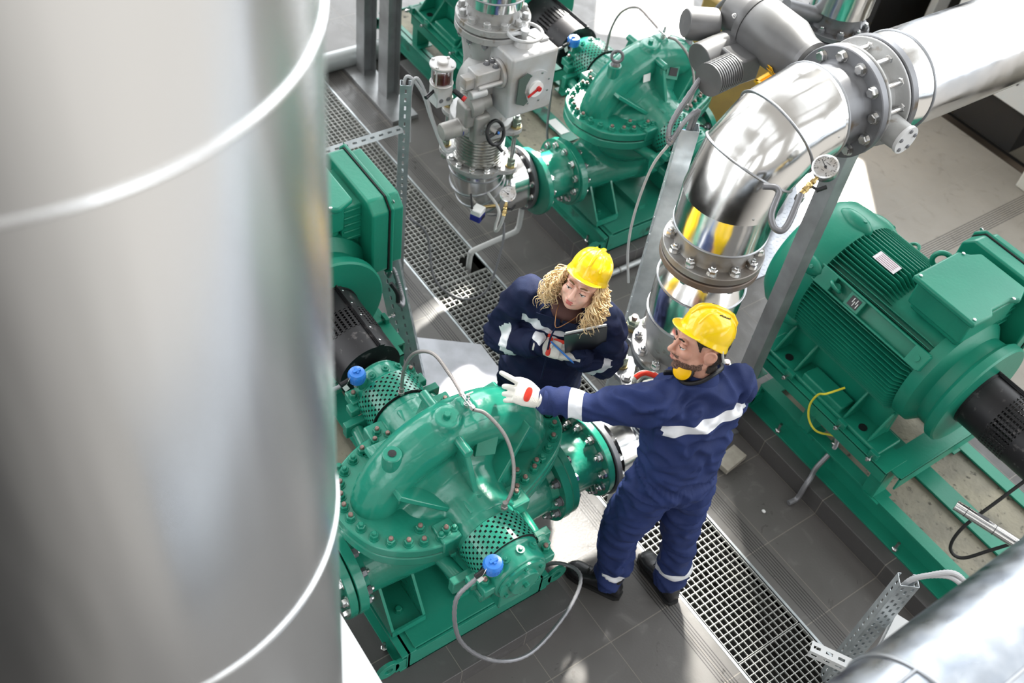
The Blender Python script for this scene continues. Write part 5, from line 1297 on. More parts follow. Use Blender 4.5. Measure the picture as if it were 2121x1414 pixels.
b = MB(); b.box((-.06, -.20, .20), (.7, .02, .2)); [b.box((-.40 + .03 * i, -.215, .20), (.006, .01, .2)) for i in range(24)]; b.build('grille', BLACKP, t)
t = thing('switch_box', 'small cream switch box at the right edge beyond the sandy tiles', 'cabinet', (-2.15, 6.72, 0))
b = MB(); b.box((0.0, 0.05, .20), (.50, .36, .40)); b.build('box_body', CREAM, t, bevel=.012)
b = MB(); b.box((0.0, 0.05, .43), (.54, .40, .05)); b.build('lid', CREAM, t, bevel=.008)
for i, (y, z) in enumerate(((7.05, -.18), (7.45, -.12))):
    t = thing('steel_channel', ('near' if i == 0 else 'far') + ' rusty steel channel crossing the dark pit at the right edge', 'beam', (-2.6, y, z), 0, 'channels in the pit'); b = MB(); b.box((0, 0, 0), (1.8, .07, .05)); b.build('channel', mat('dull brown steel', (.13, .10, .075), .7), t)
t = thing('door_panel', 'white panel with a dark slit standing behind the long pipe at the top right', 'panel', (-4.35, 7.25, 0))
b = MB(); b.box((.30, .55, 1.0), (.06, .70, 2.0)); b.build('panel', WHITEW, t); b = MB(); b.box((.335, .45, 1.0), (.01, .14, 2.0)); b.build('slit', DARK, t)

# ================================================================== PEOPLE
def basis(fwd, up=(0, 0, 1)):
    f = V(fwd).normalized(); r = f.cross(V(up)).normalized(); u = r.cross(f)
    return Matrix((r, f, u)).transposed()          # local x = its right, y = forward, z = up
def blend_tube(b, pts, rr, n=18, k=6):
    """limb: smooth path with radii interpolated, rounded ends"""
    p = smooth_path(pts, k); m = len(p); r = []
    for i in range(m):
        t = i / (m - 1) * (len(rr) - 1); j = min(int(t), len(rr) - 2); f = t - j; f = f * f * (3 - 2 * f); r.append(rr[j] * (1 - f) + rr[j + 1] * f)
    b.tube(p, r, n); b.ball(p[0], r[0] * .99, 14); b.ball(p[-1], r[-1] * .99, 14)
def torso(b, rings, n=28):
    """rings: (centre, right vector, forward vector, half width, half depth)"""
    vs = []; m = len(rings)
    for c, rv, fv, a, d in rings:
        rv = V(rv).normalized(); fv = V(fv).normalized()
        for j in range(n):
            q = 2 * PI * j / n; cs, sn = math.cos(q), math.sin(q)
            e = 0.82; x = math.copysign(abs(cs) ** e, cs) * a; y = math.copysign(abs(sn) ** e, sn) * d
            vs.append(V(c) + rv * x + fv * y)
    fs = [(i * n + j, i * n + (j + 1) % n, (i + 1) * n + (j + 1) % n, (i + 1) * n + j) for i in range(m - 1) for j in range(n)]
    fs += [tuple(reversed(range(n))), tuple(range((m - 1) * n, m * n))]
    b.add(vs, fs)
def folds(amp, sx=9.0, seed=0.0, extra=None):
    def f(p, n_):
        q = V((p.x * sx + seed, p.y * sx, p.z * sx * 1.5))
        w_ = noise.noise(q * .6) * 1.6
        a = 1 - abs(noise.noise(q + V((w_, w_ * .7, -w_)))) * 2.2
        c = noise.noise(q * 2.3 + V((3, w_, 1)))
        d = amp * (a - .45) + amp * .35 * c
        if extra: d += extra(p)
        return p + n_ * d
    return f
def slab(me, co, no, hw, pred, idx):
    """cut a clean edged band into the cloth and give it its own material"""
    bm = bmesh.new(); bm.from_mesh(me); no = V(no).normalized(); co = V(co)
    for s in (-1, 1):
        fs = [f for f in bm.faces if abs((f.calc_center_median() - co).dot(no) - s * hw) < .03 and pred(f.calc_center_median())]
        g = set(); [g.update([f, *f.verts, *f.edges]) for f in fs]
        if g: bmesh.ops.bisect_plane(bm, geom=list(g), plane_co=co + no * hw * s, plane_no=no)
    for f in bm.faces:
        c = f.calc_center_median()
        if abs((c - co).dot(no)) < hw and pred(c): f.material_index = idx
    bm.to_mesh(me); bm.free(); me.shade_smooth()
def child(me, name, parent, world=True):
    if world:
        off = V(parent.location); p = parent.parent
        while p: off += V(p.location); p = p.parent
        me.transform(Matrix.Translation(-off))
    o = bpy.data.objects.new(name, me); COL.objects.link(o); o.parent = parent; return o

def hand(W, D, Nb, thumb, curls, spread=(0.06, 0.0, -0.05, -0.12), tcurl=(.5, .3), s=1.0, tout=.9):
    """W wrist, D wrist to knuckles, Nb out of the back of the hand, thumb = +1/-1 side along D x Nb"""
    D = V(D).normalized(); Nb = (V(Nb) - D * V(Nb).dot(D)).normalized(); X = D.cross(Nb) * thumb      # towards the thumb side
    b = MB()
    L = .092 * s
    rings = []
    R_ = Matrix((X, Nb, D)).transposed()
    for t_, wd, th in ((-.30, .030, .024), (0, .029, .021), (.25, .036, .020), (.6, .042, .018), (.9, .042, .016), (1.04, .038, .012)):
        rings.append((V(W) + D * L * t_, X, Nb, wd * s, th * s))
    torso(b, rings, 20)
    K = V(W) + D * L
    red = []
    for i, (off, ln, r) in enumerate(((.031, .072, .0105), (.0105, .080, .0108), (-.010, .074, .0104), (-.029, .058, .0094))):
        p = K + X * off * s - D * .012 * s + Nb * (.003 - .004 * abs(i - 1.2)) * s; a = 0; pts = [p]; d0 = (D + X * spread[i]).normalized()
        for j, fr in enumerate((.44, .31, .25)):
            a += curls[i][j]; d = d0 * math.cos(a) - Nb * math.sin(a); p = p + d * (ln * 1.18 * fr) * s; pts.append(p)
        rr = [r * s * q for q in (1.08, 1.02, .95, .82)]
        b.tube(smooth_path(pts, 4), [rr[min(3, int(q / 4))] * (1 - (q % 4) / 4) + rr[min(3, int(q / 4) + 1)] * (q % 4) / 4 for q in range(13)], 12)
        for q, rq in zip(pts, rr): b.ball(q, rq * .98, 10)
        red.append(pts)
    p = V(W) + D * L * .22 + X * .026 * s - Nb * .004 * s; pts = [p]; a = tout
    for j, ln in enumerate((.040, .034, .026)):
        d = (D * math.cos(a) + X * math.sin(a)) * math.cos(.25 + .2 * j) - Nb * math.sin(.25 + tcurl[0] * j); d.normalize(); p = p + d * ln * s; pts.append(p); a -= tcurl[1]
    b.tube(smooth_path(pts, 4), [.015 * s - .0004 * s * q for q in range(13)], 12); [b.ball(q, (.0145 - .0013 * i) * s, 10) for i, q in enumerate(pts)]
    me = bake(b, 'glove', [GLOVE, GLOVER], .0026, 2)
    return me, X, red, pts
def cuff(W, D, r0=.030, L=.05):
    b = MB(); n = 40; D = V(D).normalized(); pr = [(r0 * .9, -.01)]
    for i in range(9): pr.append((r0 * (1 + .02 * (i % 2)) - .002 * (1 - i / 8), L * i / 8))
    pr.append((r0 * .8, L)); b.lathe(pr, V(W) - D * L, D, 36); return b

def head(parent, c, fwd, up, skin, neck_base, man=True, s=1.0):
    R = basis(fwd, up); c = V(c)
    def T(x, y, z): return c + R @ V((x * s, y * s, z * s))
    b = MB()
    def el(x, y, z, a, d, e): b.ball(T(x, y, z), V((a, d, e)) * s, 24, R)
    el(0, -.018, .035, .077, .098, .085); el(0, .020, -.028, .061, .070, .078); el(0, .048, -.072, .030, .030, .026)
    el(0, -.03, -.01, .070, .080, .070)
    for q in (-1, 1):
        el(q * .028, .077, .027, .026, .014, .009); el(q * .036, .057, -.020, .024, .027, .024); el(q * .050, .005, -.050, .020, .040, .028)
        el(q * .0095, .094, -.030, .0095, .010, .0075)
        el(q * .079, -.014, -.004, .013, .020, .032); b.torus(T(q * .087, -.014, .002), R @ V((1, .25 * q, 0)), .020 * s, .0058 * s, 20, 8)
    b.tube([T(0, .084, .020), T(0, .096, -.004), T(0, .108, -.024)], [.0085 * s, .0085 * s, .0125 * s], 12); b.ball(T(0, .107, -.024), .0125 * s, 12)
    el(0, .084, -.050, .026, .010, .014)
    if man: el(0, .060, -.092, .024, .020, .014)
    blend_tube(b, [T(0, -.028, -.03), (T(0, -.03, -.09) + V(neck_base)) / 2, V(neck_base)], [.056 * s, .054 * s if man else .047 * s, .062 * s])
    b.ball(V(neck_base) - V((0, 0, .045)), (.070, .062, .05), 16)
    me = bake(b, 'body', [skin], .0034, 3)
    child(me, 'body', parent)
    for q in (-1, 1):
        b = MB(); b.ball(T(q * .031, .0750, .004), .0125 * s, 16); e = b.build('eye', EYEW, parent, world=True)
        look = V((.0, 1, -.22)).normalized()
        b = MB(); b.ball(T(q * .031, .0750, .004) + R @ look * .0095 * s, .0050 * s, 12); b.build('iris', IRIS, e, world=True)
        b = MB(); b.lathe([(.0133 * s * math.sin(t_), .0133 * s * math.cos(t_)) for t_ in [PI * .5 * i / 8 for i in range(9)]], T(q * .031, .0765, .0045), R @ V((0, -.25, 1)), 24); b.build('eyelid', skin, e, world=True)
        b = MB(); b.tube([T(q * .045, .0795, .0045), T(q * .036, .0885, .0058), T(q * .027, .0895, .0055), T(q * .018, .0855, .0035)], .0012 * s, 6, k=4); b.build('eyelash', HAIRD, e, world=True)
        b = MB(); b.tube([T(q * .045, .078, .026), T(q * .032, .090, .031), T(q * .014, .092, .026)], [.0016 * s, .0032 * s, .0028 * s], 8, k=5) if False else b.tube([T(q * .048, .076, .026), T(q * .040, .086, .032), T(q * .028, .091, .033), T(q * .014, .093, .028)], [.0015 * s, .003 * s, .0036 * s, .003 * s], 8); b.build('eyebrow', HAIRD if man else mat('light brown brow', (.16, .09, .04), .7), parent, world=True)
    b = MB(); b.tube([T(-.024, .080, -.052), T(-.010, .0925, -.0475), T(0, .0935, -.049), T(.010, .0925, -.0475), T(.024, .080, -.052)], [.0012 * s, .0038 * s, .0034 * s, .0038 * s, .0012 * s], 8)
    b.tube([T(-.022, .080, -.054), T(-.008, .0915, -.0575), T(.008, .0915, -.0575), T(.022, .080, -.054)], [.0012 * s, .0046 * s, .0046 * s, .0012 * s], 8); b.build('lips', LIPM if man else LIP, parent, world=True)
    return R, T, me
def copy_region(me, parent, name, m, pred, off):
    """short hair or beard: the skin where it grows, lifted a little"""
    bm = bmesh.new(); bm.from_mesh(me)
    for v in bm.verts: v.co += v.normal * off
    bmesh.ops.delete(bm, geom=[f for f in bm.faces if not pred(f.calc_center_median())], context='FACES')
    n = bpy.data.meshes.new(name); bm.to_mesh(n); bm.free(); n.materials.clear(); n.materials.append(m); n.shade_smooth()
    o = bpy.data.objects.new(name, n); COL.objects.link(o); o.parent = parent; return o

def helmet(parent, T, R, s=1.0, tilt=0.0, knob=True, vents=False):
    b = MB(); n = 48; m = 14; Q = R @ Matrix.Rotation(tilt, 3, 'X')
    O = T(0, -.012, .062)
    def P(th, ph, k=1.0):
        # ph 0 rim to 1 crown; th 0 = front (local y)
        a = .099; d = .118; h = .112
        cs, sn = math.sin(th), math.cos(th)
        r = math.cos(ph * PI / 2) ** .72
        ridge = 1 + .035 * max(0, 1 - abs(math.sin(th)) * 5.5) * math.sin(ph * PI * .9) if True else 1
        g = 1 + .018 * (1 if .28 < abs(cs) < .55 and sn != 0 else 0) * math.sin(ph * PI)
        return O + Q @ (V((cs * a * r, sn * d * r, h * math.sin(ph * PI / 2) ** .92)) * s * k * ridge * g)
    vs = []; fs = []
    for i in range(m + 1):
        for j in range(n): vs.append(P(2 * PI * j / n, min(.995, i / m)))
    for i in range(m):
        for j in range(n): fs.append((i * n + j, i * n + (j + 1) % n, (i + 1) * n + (j + 1) % n, (i + 1) * n + j))
    fs.append(tuple(range(m * n, (m + 1) * n)))
    # rim drops a little, deeper at the back
    o0 = len(vs)
    for lvl, (ex, dz) in enumerate(((.0, 0), (.004, -.014), (.008, -.022))):
        for j in range(n):
            th = 2 * PI * j / n; p = P(th, 0); bk = max(0, -math.cos(th)) * .018 + .010
            out = (Q @ V((math.sin(th), math.cos(th), 0)))
            vs.append(p + out * ex * s + (Q @ V((0, 0, dz * (1 + bk * 55) / 1.4))) * s)
    for l in range(2):
        for j in range(n): fs.append((o0 + l * n + j, o0 + (l + 1) * n + j, o0 + (l + 1) * n + (j + 1) % n, o0 + l * n + (j + 1) % n))
    for j in range(n): fs.append((j, o0 + j, o0 + (j + 1) % n, (j + 1) % n))
    b.add(vs, fs)
    # peak
    vs = []; fs = []; k = 16
    for i in range(5):
        for j in range(k + 1):
            th = math.radians(-62 + 124 * j / k); t_ = i / 4; p = P(th, 0) + (Q @ V((0, 0, -.012))) * s
            ex = .040 * t_ * (math.cos(th) ** .8)
            vs.append(p + (Q @ V((math.sin(th) * .35, 1.0, -.30))) * ex * s)
    for i in range(4):
        for j in range(k): a = i * (k + 1) + j; fs.append((a, a + 1, a + k + 2, a + k + 1))
    b.add(vs, fs)
    hm = b.build('hard_hat', YELP, parent, world=True, ang=60)
    sd = hm.modifiers.new('s', 'SOLIDIFY'); sd.thickness = .0025
    ss = hm.modifiers.new('ss', 'SUBSURF'); ss.levels = 1; ss.render_levels = 1
    b = MB(); b.tube([P(0, .25, 1.0), P(0, .5, 1.01), P(0, .75, 1.01), P(0, .93, 1.01), P(PI, .93, 1.01), P(PI, .75, 1.01), P(PI, .5, 1.01), P(PI, .2, 1.0)], [.004 * s, .009 * s, .010 * s, .010 * s, .010 * s, .010 * s, .009 * s, .004 * s], 10); b.build('ridge', YELP, hm, world=True)
    for q in (-1, 1):
        b = MB(); b.tube([P(q * .62, .22, 1.0), P(q * .66, .5, 1.006), P(q * .80, .78, 1.004)], [.003 * s, .006 * s, .004 * s], 8, k=1) if False else b.tube(smooth_path([P(q * .62, .20, 1.0), P(q * .66, .5, 1.004), P(q * .85, .80, 1.002)], 5), .0045 * s, 8); b.build('rib', YELP, hm, world=True)
        b = MB(); b.tube(smooth_path([P(q * 2.5, .20, 1.0), P(q * 2.45, .5, 1.004), P(q * 2.3, .80, 1.002)], 5), .0045 * s, 8); b.build('rib', YELP, hm, world=True)
        if vents:
            for i in range(4): p = P(q * (1.25 + .22 * i), .74, 1.012); b = MB(); b.tube([p + R @ V((0, -.006, 0)), p + R @ V((0, .006, 0))], .0022 * s, 8); b.build('vent_slot', BLACKP, hm, world=True)
    b = MB(); b.torus(O + Q @ V((0, -.005, -.012)) * s, Q @ V((0, 0, 1)), .080 * s, .009 * s, 36, 8); b.build('headband', BLACKP, hm, world=True)
    return hm

# ---------------------------------------------------------------- the man
ML = V((-1.38, 2.17, 0))
man = thing('person', 'man in yellow helmet and blue coverall seen from behind, pointing over the pump', 'person', ML)
f = V((-.975, .21, 0)); lf = V((-.21, -.975, 0)); rt = -lf
LH, RH = V((-1.375, 2.085, .93)), V((-1.335, 2.245, .93))
LK, RK = V((-1.425, 2.050, .50)), V((-1.31, 2.305, .50))
LA, RA = V((-1.415, 2.080, .10)), V((-1.262, 2.320, .10))
b = MB()
PC = V((-1.355, 2.165, .96))
torso(b, [(PC - V((0, 0, .10)), rt, f, .15, .115), (PC, rt, f, .168, .128), (PC + V((0, 0, .08)), rt, f, .160, .118), (V((-1.365, 2.170, 1.12)), rt, f, .165, .118), (V((-1.385, 2.18, 1.24)), rt, f, .185, .128), (V((-1.405, 2.19, 1.36)), rt, f, .200, .130), (V((-1.420, 2.195, 1.44)), rt, f, .175, .105), (V((-1.435, 2.20, 1.495)), rt, f, .09, .075)])
LS, RS = V((-1.435, 2.030, 1.415)), V((-1.375, 2.360, 1.400))
LE, LW = V((-1.545, 1.875, 1.385)), V((-1.690, 1.722, 1.345))
RE, RW = V((-1.435, 2.465, 1.14)), V((-1.590, 2.325, 1.155))
blend_tube(b, [LH + V((0, .0, .0)), (LH + LK) / 2 + V((-.005, -.005, 0)), LK, (LK + LA) / 2 + V((.012, .004, 0)), LA + V((0, 0, .02))], [.108, .098, .082, .078, .072])
blend_tube(b, [RH, (RH + RK) / 2, RK, (RK + RA) / 2 + V((.014, 0, 0)), RA + V((0, 0, .02))], [.108, .098, .082, .078, .072])
blend_tube(b, [LS - lf * .03, LS, (LS + LE) / 2, LE, (LE + LW) / 2, LW], [.085, .084, .074, .064, .058, .049])
blend_tube(b, [RS + lf * .03, RS, (RS + RE) / 2, RE, (RE + RW) / 2, RW], [.085, .080, .070, .062, .054, .046])
def mx_(p):
    # elastic waist: cinch plus gathers
    d = 0.0
    if .93 < p.z < 1.08 and (V((p.x, p.y)) - V((-1.36, 2.168))).length < .23:
        k = math.exp(-((p.z - 1.015) / .022) ** 2); a = math.atan2(p.y - 2.168, p.x + 1.36); d -= .014 * k; d += .0035 * math.sin(a * 46) * math.exp(-((p.z - 1.015) / .035) ** 2)
    return d
me = bake(b, 'coverall', [NAVY, REFL], .0085, 5, folds(.019, 8.0, 2.0, mx_))
ad_ = (LW - LE).normalized()
inb = lambda p: abs((p - V((-1.40, 2.19, 0))).dot(rt)) < .178 and (V((p.x, p.y)) - V((-1.40, 2.19))).length < .24
slab(me, V((-1.40, 2.19, 1.368)), V((-.05, -.05, 1)), .021, inb, 1)
slab(me, LE + (LW - LE) * .52, ad_, .026, lambda p: (p - (LE + (LW - LE) * .52)).length < .09, 1)
for K_, A_ in ((LK, LA), (RK, RA)):
    q = A_ + (K_ - A_) * .36; slab(me, q, (K_ - A_), .019, lambda p, q=q: (p - q).length < .12, 1)
cv = child(me, 'coverall', man)
b = MB(); cN = V((-1.437, 2.198, 1.50)); b.lathe([(.083, -.035), (.072, .0), (.066, .030), (.070, .034), (.062, .030), (.060, .0)], cN, V((-.12, -.02, 1)), 40); b.build('collar', NAVY, man, world=True)
b = MB(); b.lathe([(.055, .01), (.051, .040), (.050, .04)], cN, V((-.12, -.02, 1)), 30); b.build('shirt_collar', mat('grey white shirt', (.55, .56, .58), .8), man, world=True)
b = MB(); b.lathe([(.096, 0), (.100, .006), (.094, .012)], LS - (LE - LS).normalized() * .015 - V((0, 0, .01)), (LE - LS), 36); b.build('shoulder_seam', NAVY, man, world=True) if False else None
b = MB(); b.lathe([(.050, 0), (.053, .01), (.053, .035), (.049, .045)], LW - ad_ * .03, ad_, 32); b.build('sleeve_cuff', NAVY, man, world=True)
b = MB(); rd = (RW - RE).normalized(); b.lathe([(.047, 0), (.050, .01), (.050, .035), (.046, .045)], RW - rd * .03, rd, 32); b.build('sleeve_cuff', NAVY, man, world=True)
HC = V((-1.465, 2.178, 1.632))
HF = V((-.45, -.86, .16)); HU = V((-.20, .25, .9))
R_, T_, hm_ = head(man, HC, HF, HU, SKIN, (-1.430, 2.205, 1.50), s=.97)
Ri = R_.transposed()
def loc(p): return Ri @ (p + ML - HC)
def sk(p):
    q = loc(p); return q.z > -.075 + max(0, -q.y) * -.2 and ((q.y < .020 + q.z * .55 and q.z > -.005) or (q.y < -.035 and q.z > -.085)) and not (abs(q.x) > .060 and q.z < .034 and -.045 < q.y < .022)
copy_region(hm_, man, 'hair', HAIRD, sk, .0035)
def bd(p):
    q = loc(p); n1 = noise.noise(q * 60) * .006
    jaw = q.z < -.052 + n1 + max(0, .05 - q.y) * .30 and q.z > -.118 and q.y > -.005 + n1
    mus = abs(q.x) < .030 and -.046 < q.z < -.036 + n1 * .3 and q.y > .07
    lip = abs(q.x) < .024 and -.064 < q.z < -.044 and q.y > .078
    side = abs(q.x) > .05 and abs(q.x) < .072 and q.y < .024 + n1 and q.y > .010 and q.z < .025 and q.z > -.06
    return (jaw or mus) and not lip
copy_region(hm_, man, 'beard', BEARD, bd, .0010)
helmet(man, T_, R_, .86, math.radians(16), vents=True)
b = MB(); b.tube([T_(-.076, -.055, .03), T_(-.072, -.075, -.01), T_(-.055, -.095, -.03), T_(0, -.108, -.038), T_(.055, -.095, -.03), T_(.072, -.075, -.01), T_(.076, -.055, .03)], .005, 8, k=5); b.build('nape_strap', mat('pale strap', (.5, .52, .5), .6), man, world=True)
# ear defenders round the neck: a thing worn, hanging at the neck
t = thing('ear_defenders', 'yellow and black ear defenders hung round the neck of the man', 'ear defenders', (-1.50, 2.10, 1.52))
for sg, cpos, dr in ((1, V((-1.446, 2.108, 1.553)), V((.40, -.75, .55))), (-1, V((-1.52, 2.29, 1.50)), V((-.5, .8, .1)))):
    dr.normalize()
    b = MB(); b.lathe([(.020, -.032), (.036, -.030), (.040, -.022), (.040, -.008), (.034, 0)], cpos, dr, 32); cp = b.build('ear_cup', BLACKP, t, world=True)
    b = MB(); b.lathe([(.034, 0), (.033, .010), (.028, .015), (.012, .018), (0, .018)], cpos, dr, 32); b.build('cup_shell', mat('yellow shell', (.90, .50, .0), .3), cp, world=True)
b = MB(); b.tube([(-1.475, 2.105, 1.515), (-1.42, 2.11, 1.51), (-1.385, 2.15, 1.53), (-1.375, 2.20, 1.555), (-1.40, 2.27, 1.53), (-1.48, 2.30, 1.50), (-1.55, 2.285, 1.49)], .0085, 10, k=6); b.build('headband', BLACKP, t, world=True)
b = MB(); b.box((-1.488, 2.105, 1.500), (.012, .055, .022), Matrix.Rotation(-.5, 3, 'Z')); b.build('hinge', BLACKP, t, world=True, bevel=.003)
# left glove: index finger out, the others folded on the casing
D = V((-.68, -.66, .20)); NB = V((.42, -.40, .80))
me, X, red, th = hand(LW + ad_ * .035, D, NB, 1, ((.02, .08, .05), (.50, .65, .3), (.55, .65, .35), (.55, .65, .35)), spread=(.16, -.10, -.24, -.40), tcurl=(.3, .35), tout=.45, s=1.04)
gl = child(me, 'glove', man)
Wp = LW + ad_ * .035
Dn = D.normalized(); NBn = (NB - Dn * NB.dot(Dn)).normalized()
b = MB()
def ovalpatch(b, c, u, v, n_, a, d, lift):
    m = 20; vs = [c + n_ * lift]; 
    for rr_, ll in ((.6, lift), (1.0, lift - .0035)):
        for i in range(m): q = 2 * PI * i / m; vs.append(c + u * math.copysign(abs(math.cos(q)) ** .7, math.cos(q)) * a * rr_ + v * math.copysign(abs(math.sin(q)) ** .7, math.sin(q)) * d * rr_ + n_ * ll)
    fs = [(0, 1 + i, 1 + (i + 1) % m) for i in range(m)] + [(1 + i, 1 + m + i, 1 + m + (i + 1) % m, 1 + (i + 1) % m) for i in range(m)]
    b.add(vs, fs)
ovalpatch(b, Wp + Dn * .052 + X * .004, X, Dn, NBn, .028, .013, .0235); b.build('glove_patch', GLOVER, gl, world=True)
cuff(Wp + Dn * .005, Dn * .6 + ad_ * .4, .034, .055).build('glove_cuff', GLOVE, man, world=True)
# right glove: held in front, palm side red
D2 = V((-.86, -.42, .28)); NB2 = V((-.35, .65, .55))
me, X2, red, th = hand(RW + rd * .03, D2, NB2, -1, ((.35, .55, .4), (.4, .6, .4), (.45, .65, .4), (.5, .7, .4)), tcurl=(.4, .3), tout=.6)
gr = child(me, 'glove', man)
b = MB(); b.tube(smooth_path([q + V((.5025, -.4436, .742)) * .0035 for q in red[0]], 4), .0108, 12); b.tube(smooth_path([RW + rd * .03 + V(D2).normalized() * .035 + X2 * .022 + V((.5025, -.4436, .742)) * .010, RW + rd * .03 + V(D2).normalized() * .088 + X2 * .028 + V((.5025, -.4436, .742)) * .006], 4), .012, 10); b.build('glove_patch', GLOVER, gr, world=True)
cuff(RW + rd * .035, rd, .033, .05).build('glove_cuff', GLOVE, man, world=True)
def shoe(parent, A, toe, name='shoe'):
    A = V(A); d = V((toe[0] - A.x, toe[1] - A.y, 0)).normalized(); s_ = V((-d.y, d.x, 0)); b = MB()
    rings = []
    for t_, wd, h in ((-.075, .026, .050), (-.06, .036, .085), (-.02, .040, .105), (.03, .041, .090), (.08, .044, .066), (.13, .050, .052), (.17, .046, .046), (.195, .030, .036), (.205, .012, .022)):
        rings.append((V((A.x, A.y, .014 + h / 2)) + d * t_, s_, V((0, 0, 1)), wd, h / 2))
    torso(b, rings, 20)
    blend_tube(b, [V((A.x, A.y, .10)) - d * .012, V((A.x, A.y, .16)) - d * .015], [.050, .052])
    sh = child(bake(b, name, [SHOE], .005, 4), name, parent)
    b = MB(); pl = []
    for t_, wd in ((-.082, .022), (-.06, .038), (0, .042), (.07, .046), (.13, .053), (.18, .045), (.208, .022)): pl.append((t_, wd))
    poly = [(d * t_ + s_ * w_) for t_, w_ in pl] + [(d * t_ - s_ * w_) for t_, w_ in reversed(pl)]
    b.prism([(A.x + p.x, A.y + p.y) for p in poly], 0.002, .020); b.build('sole', BLACKR, sh, world=True)
    b = MB()
    for k in range(5):
        q = V((A.x, A.y, .118 - .010 * k)) + d * (.028 + .019 * k); b.tube([q - s_ * .018, q + V((0, 0, .005)), q + s_ * .018], .0028, 6, k=3)
    b.build('laces', BLACKP, sh, world=True)
shoe(man, LA, (-1.60, 1.985)); shoe(man, RA, (-1.44, 2.345))

# ---------------------------------------------------------------- the woman
WL = V((-2.20, 2.06, 0))
wom = thing('person', 'woman in yellow helmet with curly blond hair and dark coverall, holding a clipboard', 'person', WL)
lfw = V((.79, .61, 0)); rtw = -lfw; fw = V((.61, -.79, 0))
b = MB()
PCw = V((-2.115, 2.055, .93))
torso(b, [(PCw - V((0, 0, .10)), rtw, fw, .15, .12), (PCw, rtw, fw, .168, .128), (V((-2.115, 2.075, 1.04)), rtw, fw, .150, .105), (V((-2.105, 2.085, 1.14)), rtw, fw, .150, .10), (V((-2.085, 2.080, 1.25)), rtw, fw, .165, .115), (V((-2.055, 2.065, 1.34)), rtw, fw, .175, .105), (V((-2.045, 2.065, 1.40)), rtw, fw, .12, .08), (V((-2.035, 2.06, 1.43)), rtw, fw, .07, .06)])
wRS, wLS = V((-2.185, 1.965, 1.345)), V((-1.920, 2.170, 1.335))
wRE, wRW = V((-2.232, 1.895, 1.085)), V((-2.028, 1.922, 1.215))
wLE, wLW = V((-1.900, 2.205, 1.080)), V((-1.912, 2.055, 1.185))
blend_tube(b, [wRS + lfw * .03, wRS, (wRS + wRE) / 2 - lfw * .012, wRE, (wRE + wRW) / 2, wRW], [.072, .074, .072, .066, .060, .050])
blend_tube(b, [wLS - lfw * .03, wLS, (wLS + wLE) / 2 + lfw * .02, wLE, (wLE + wLW) / 2, wLW], [.072, .074, .072, .066, .060, .050])
wLA, wRA = V((-2.14, 2.20, .10)), V((-2.30, 2.06, .10))
blend_tube(b, [PCw + lfw * .075 - V((0, 0, .03)), V((-2.09, 2.14, .50)), wLA], [.105, .082, .07])
blend_tube(b, [PCw - lfw * .075 - V((0, 0, .03)), V((-2.22, 2.03, .50)), wRA], [.105, .082, .07])
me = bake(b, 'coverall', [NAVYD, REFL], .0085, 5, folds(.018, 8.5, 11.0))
inw = lambda p: abs((p - V((-2.075, 2.065, 0))).dot(lfw)) < .140 and (p - V((-2.075, 2.065, 0))).dot(fw) > .02 and (V((p.x, p.y)) - V((-2.07, 2.06))).length < .25
slab(me, V((-2.07, 2.06, 1.290)), V((.08, -.08, 1)), .020, inw, 1)
for E_, W_ in ((wRE, wRW), (wLE, wLW)):
    q = E_ + (W_ - E_) * .40; slab(me, q, (W_ - E_), .022, lambda p, q=q: (p - q).length < .085, 1)
child(me, 'coverall', wom)
b = MB(); b.lathe([(.082, -.03), (.074, -.005), (.070, .018), (.066, .018), (.064, -.01)], V((-2.025, 2.050, 1.415)), V((.15, -.18, 1)), 40, a0=-.1, a1=2 * PI - 1.0) ; b.build('collar', NAVYD, wom, world=True)
for sg in (-1, 1):
    b = MB(); c = V((-2.00, 2.02, 1.400)) + lfw * sg * .050; b.prism([(-.045, -.030), (.045, -.030), (.055, .030), (-.045, .030)], 0, .004, Matrix((lfw * sg, V((.2, -.25, 1)).normalized(), fw)).transposed(), c + fw * .062 - V((0, 0, .02))); b.build('collar_flap', NAVYD, wom, world=True, bevel=.001)
b = MB(); b.tube([V((-1.995, 2.0, 1.39)) + fw * .03, V((-2.02, 2.0, 1.30)) + fw * .075, V((-2.035, 2.02, 1.18)) + fw * .10, V((-2.05, 2.03, 1.02)) + fw * .10], .004, 6, k=4); b.build('zip_placket', NAVYD, wom, world=True)
b = MB(); b.ball(V((-2.005, 2.030, 1.395)), (.074, .066, .055), 18); b.build('brown_top', mat('brown top', (.09, .04, .035), .8), wom, world=True)
wHC = V((-1.968, 2.045, 1.555)); wHF = V((.43, -.83, .33)); wHU = V((0, .33, 1))
R_, T_, hw_ = head(wom, wHC, wHF, wHU, SKINW, (-2.02, 2.05, 1.40), man=False, s=.95)
helmet(wom, T_, R_, .82, math.radians(12))
b = MB(); pts = [T_(-.045, .02, -.125), T_(-.03, .055, -.150), T_(0, .085, -.185), T_(.03, .055, -.150), T_(.045, .02, -.125)]; b.tube(pts, .0018, 6, k=6); b.build('necklace', mat('bronze beads', (.35, .18, .08), .4, .8), wom, world=True)
random.seed(21); b = MB()
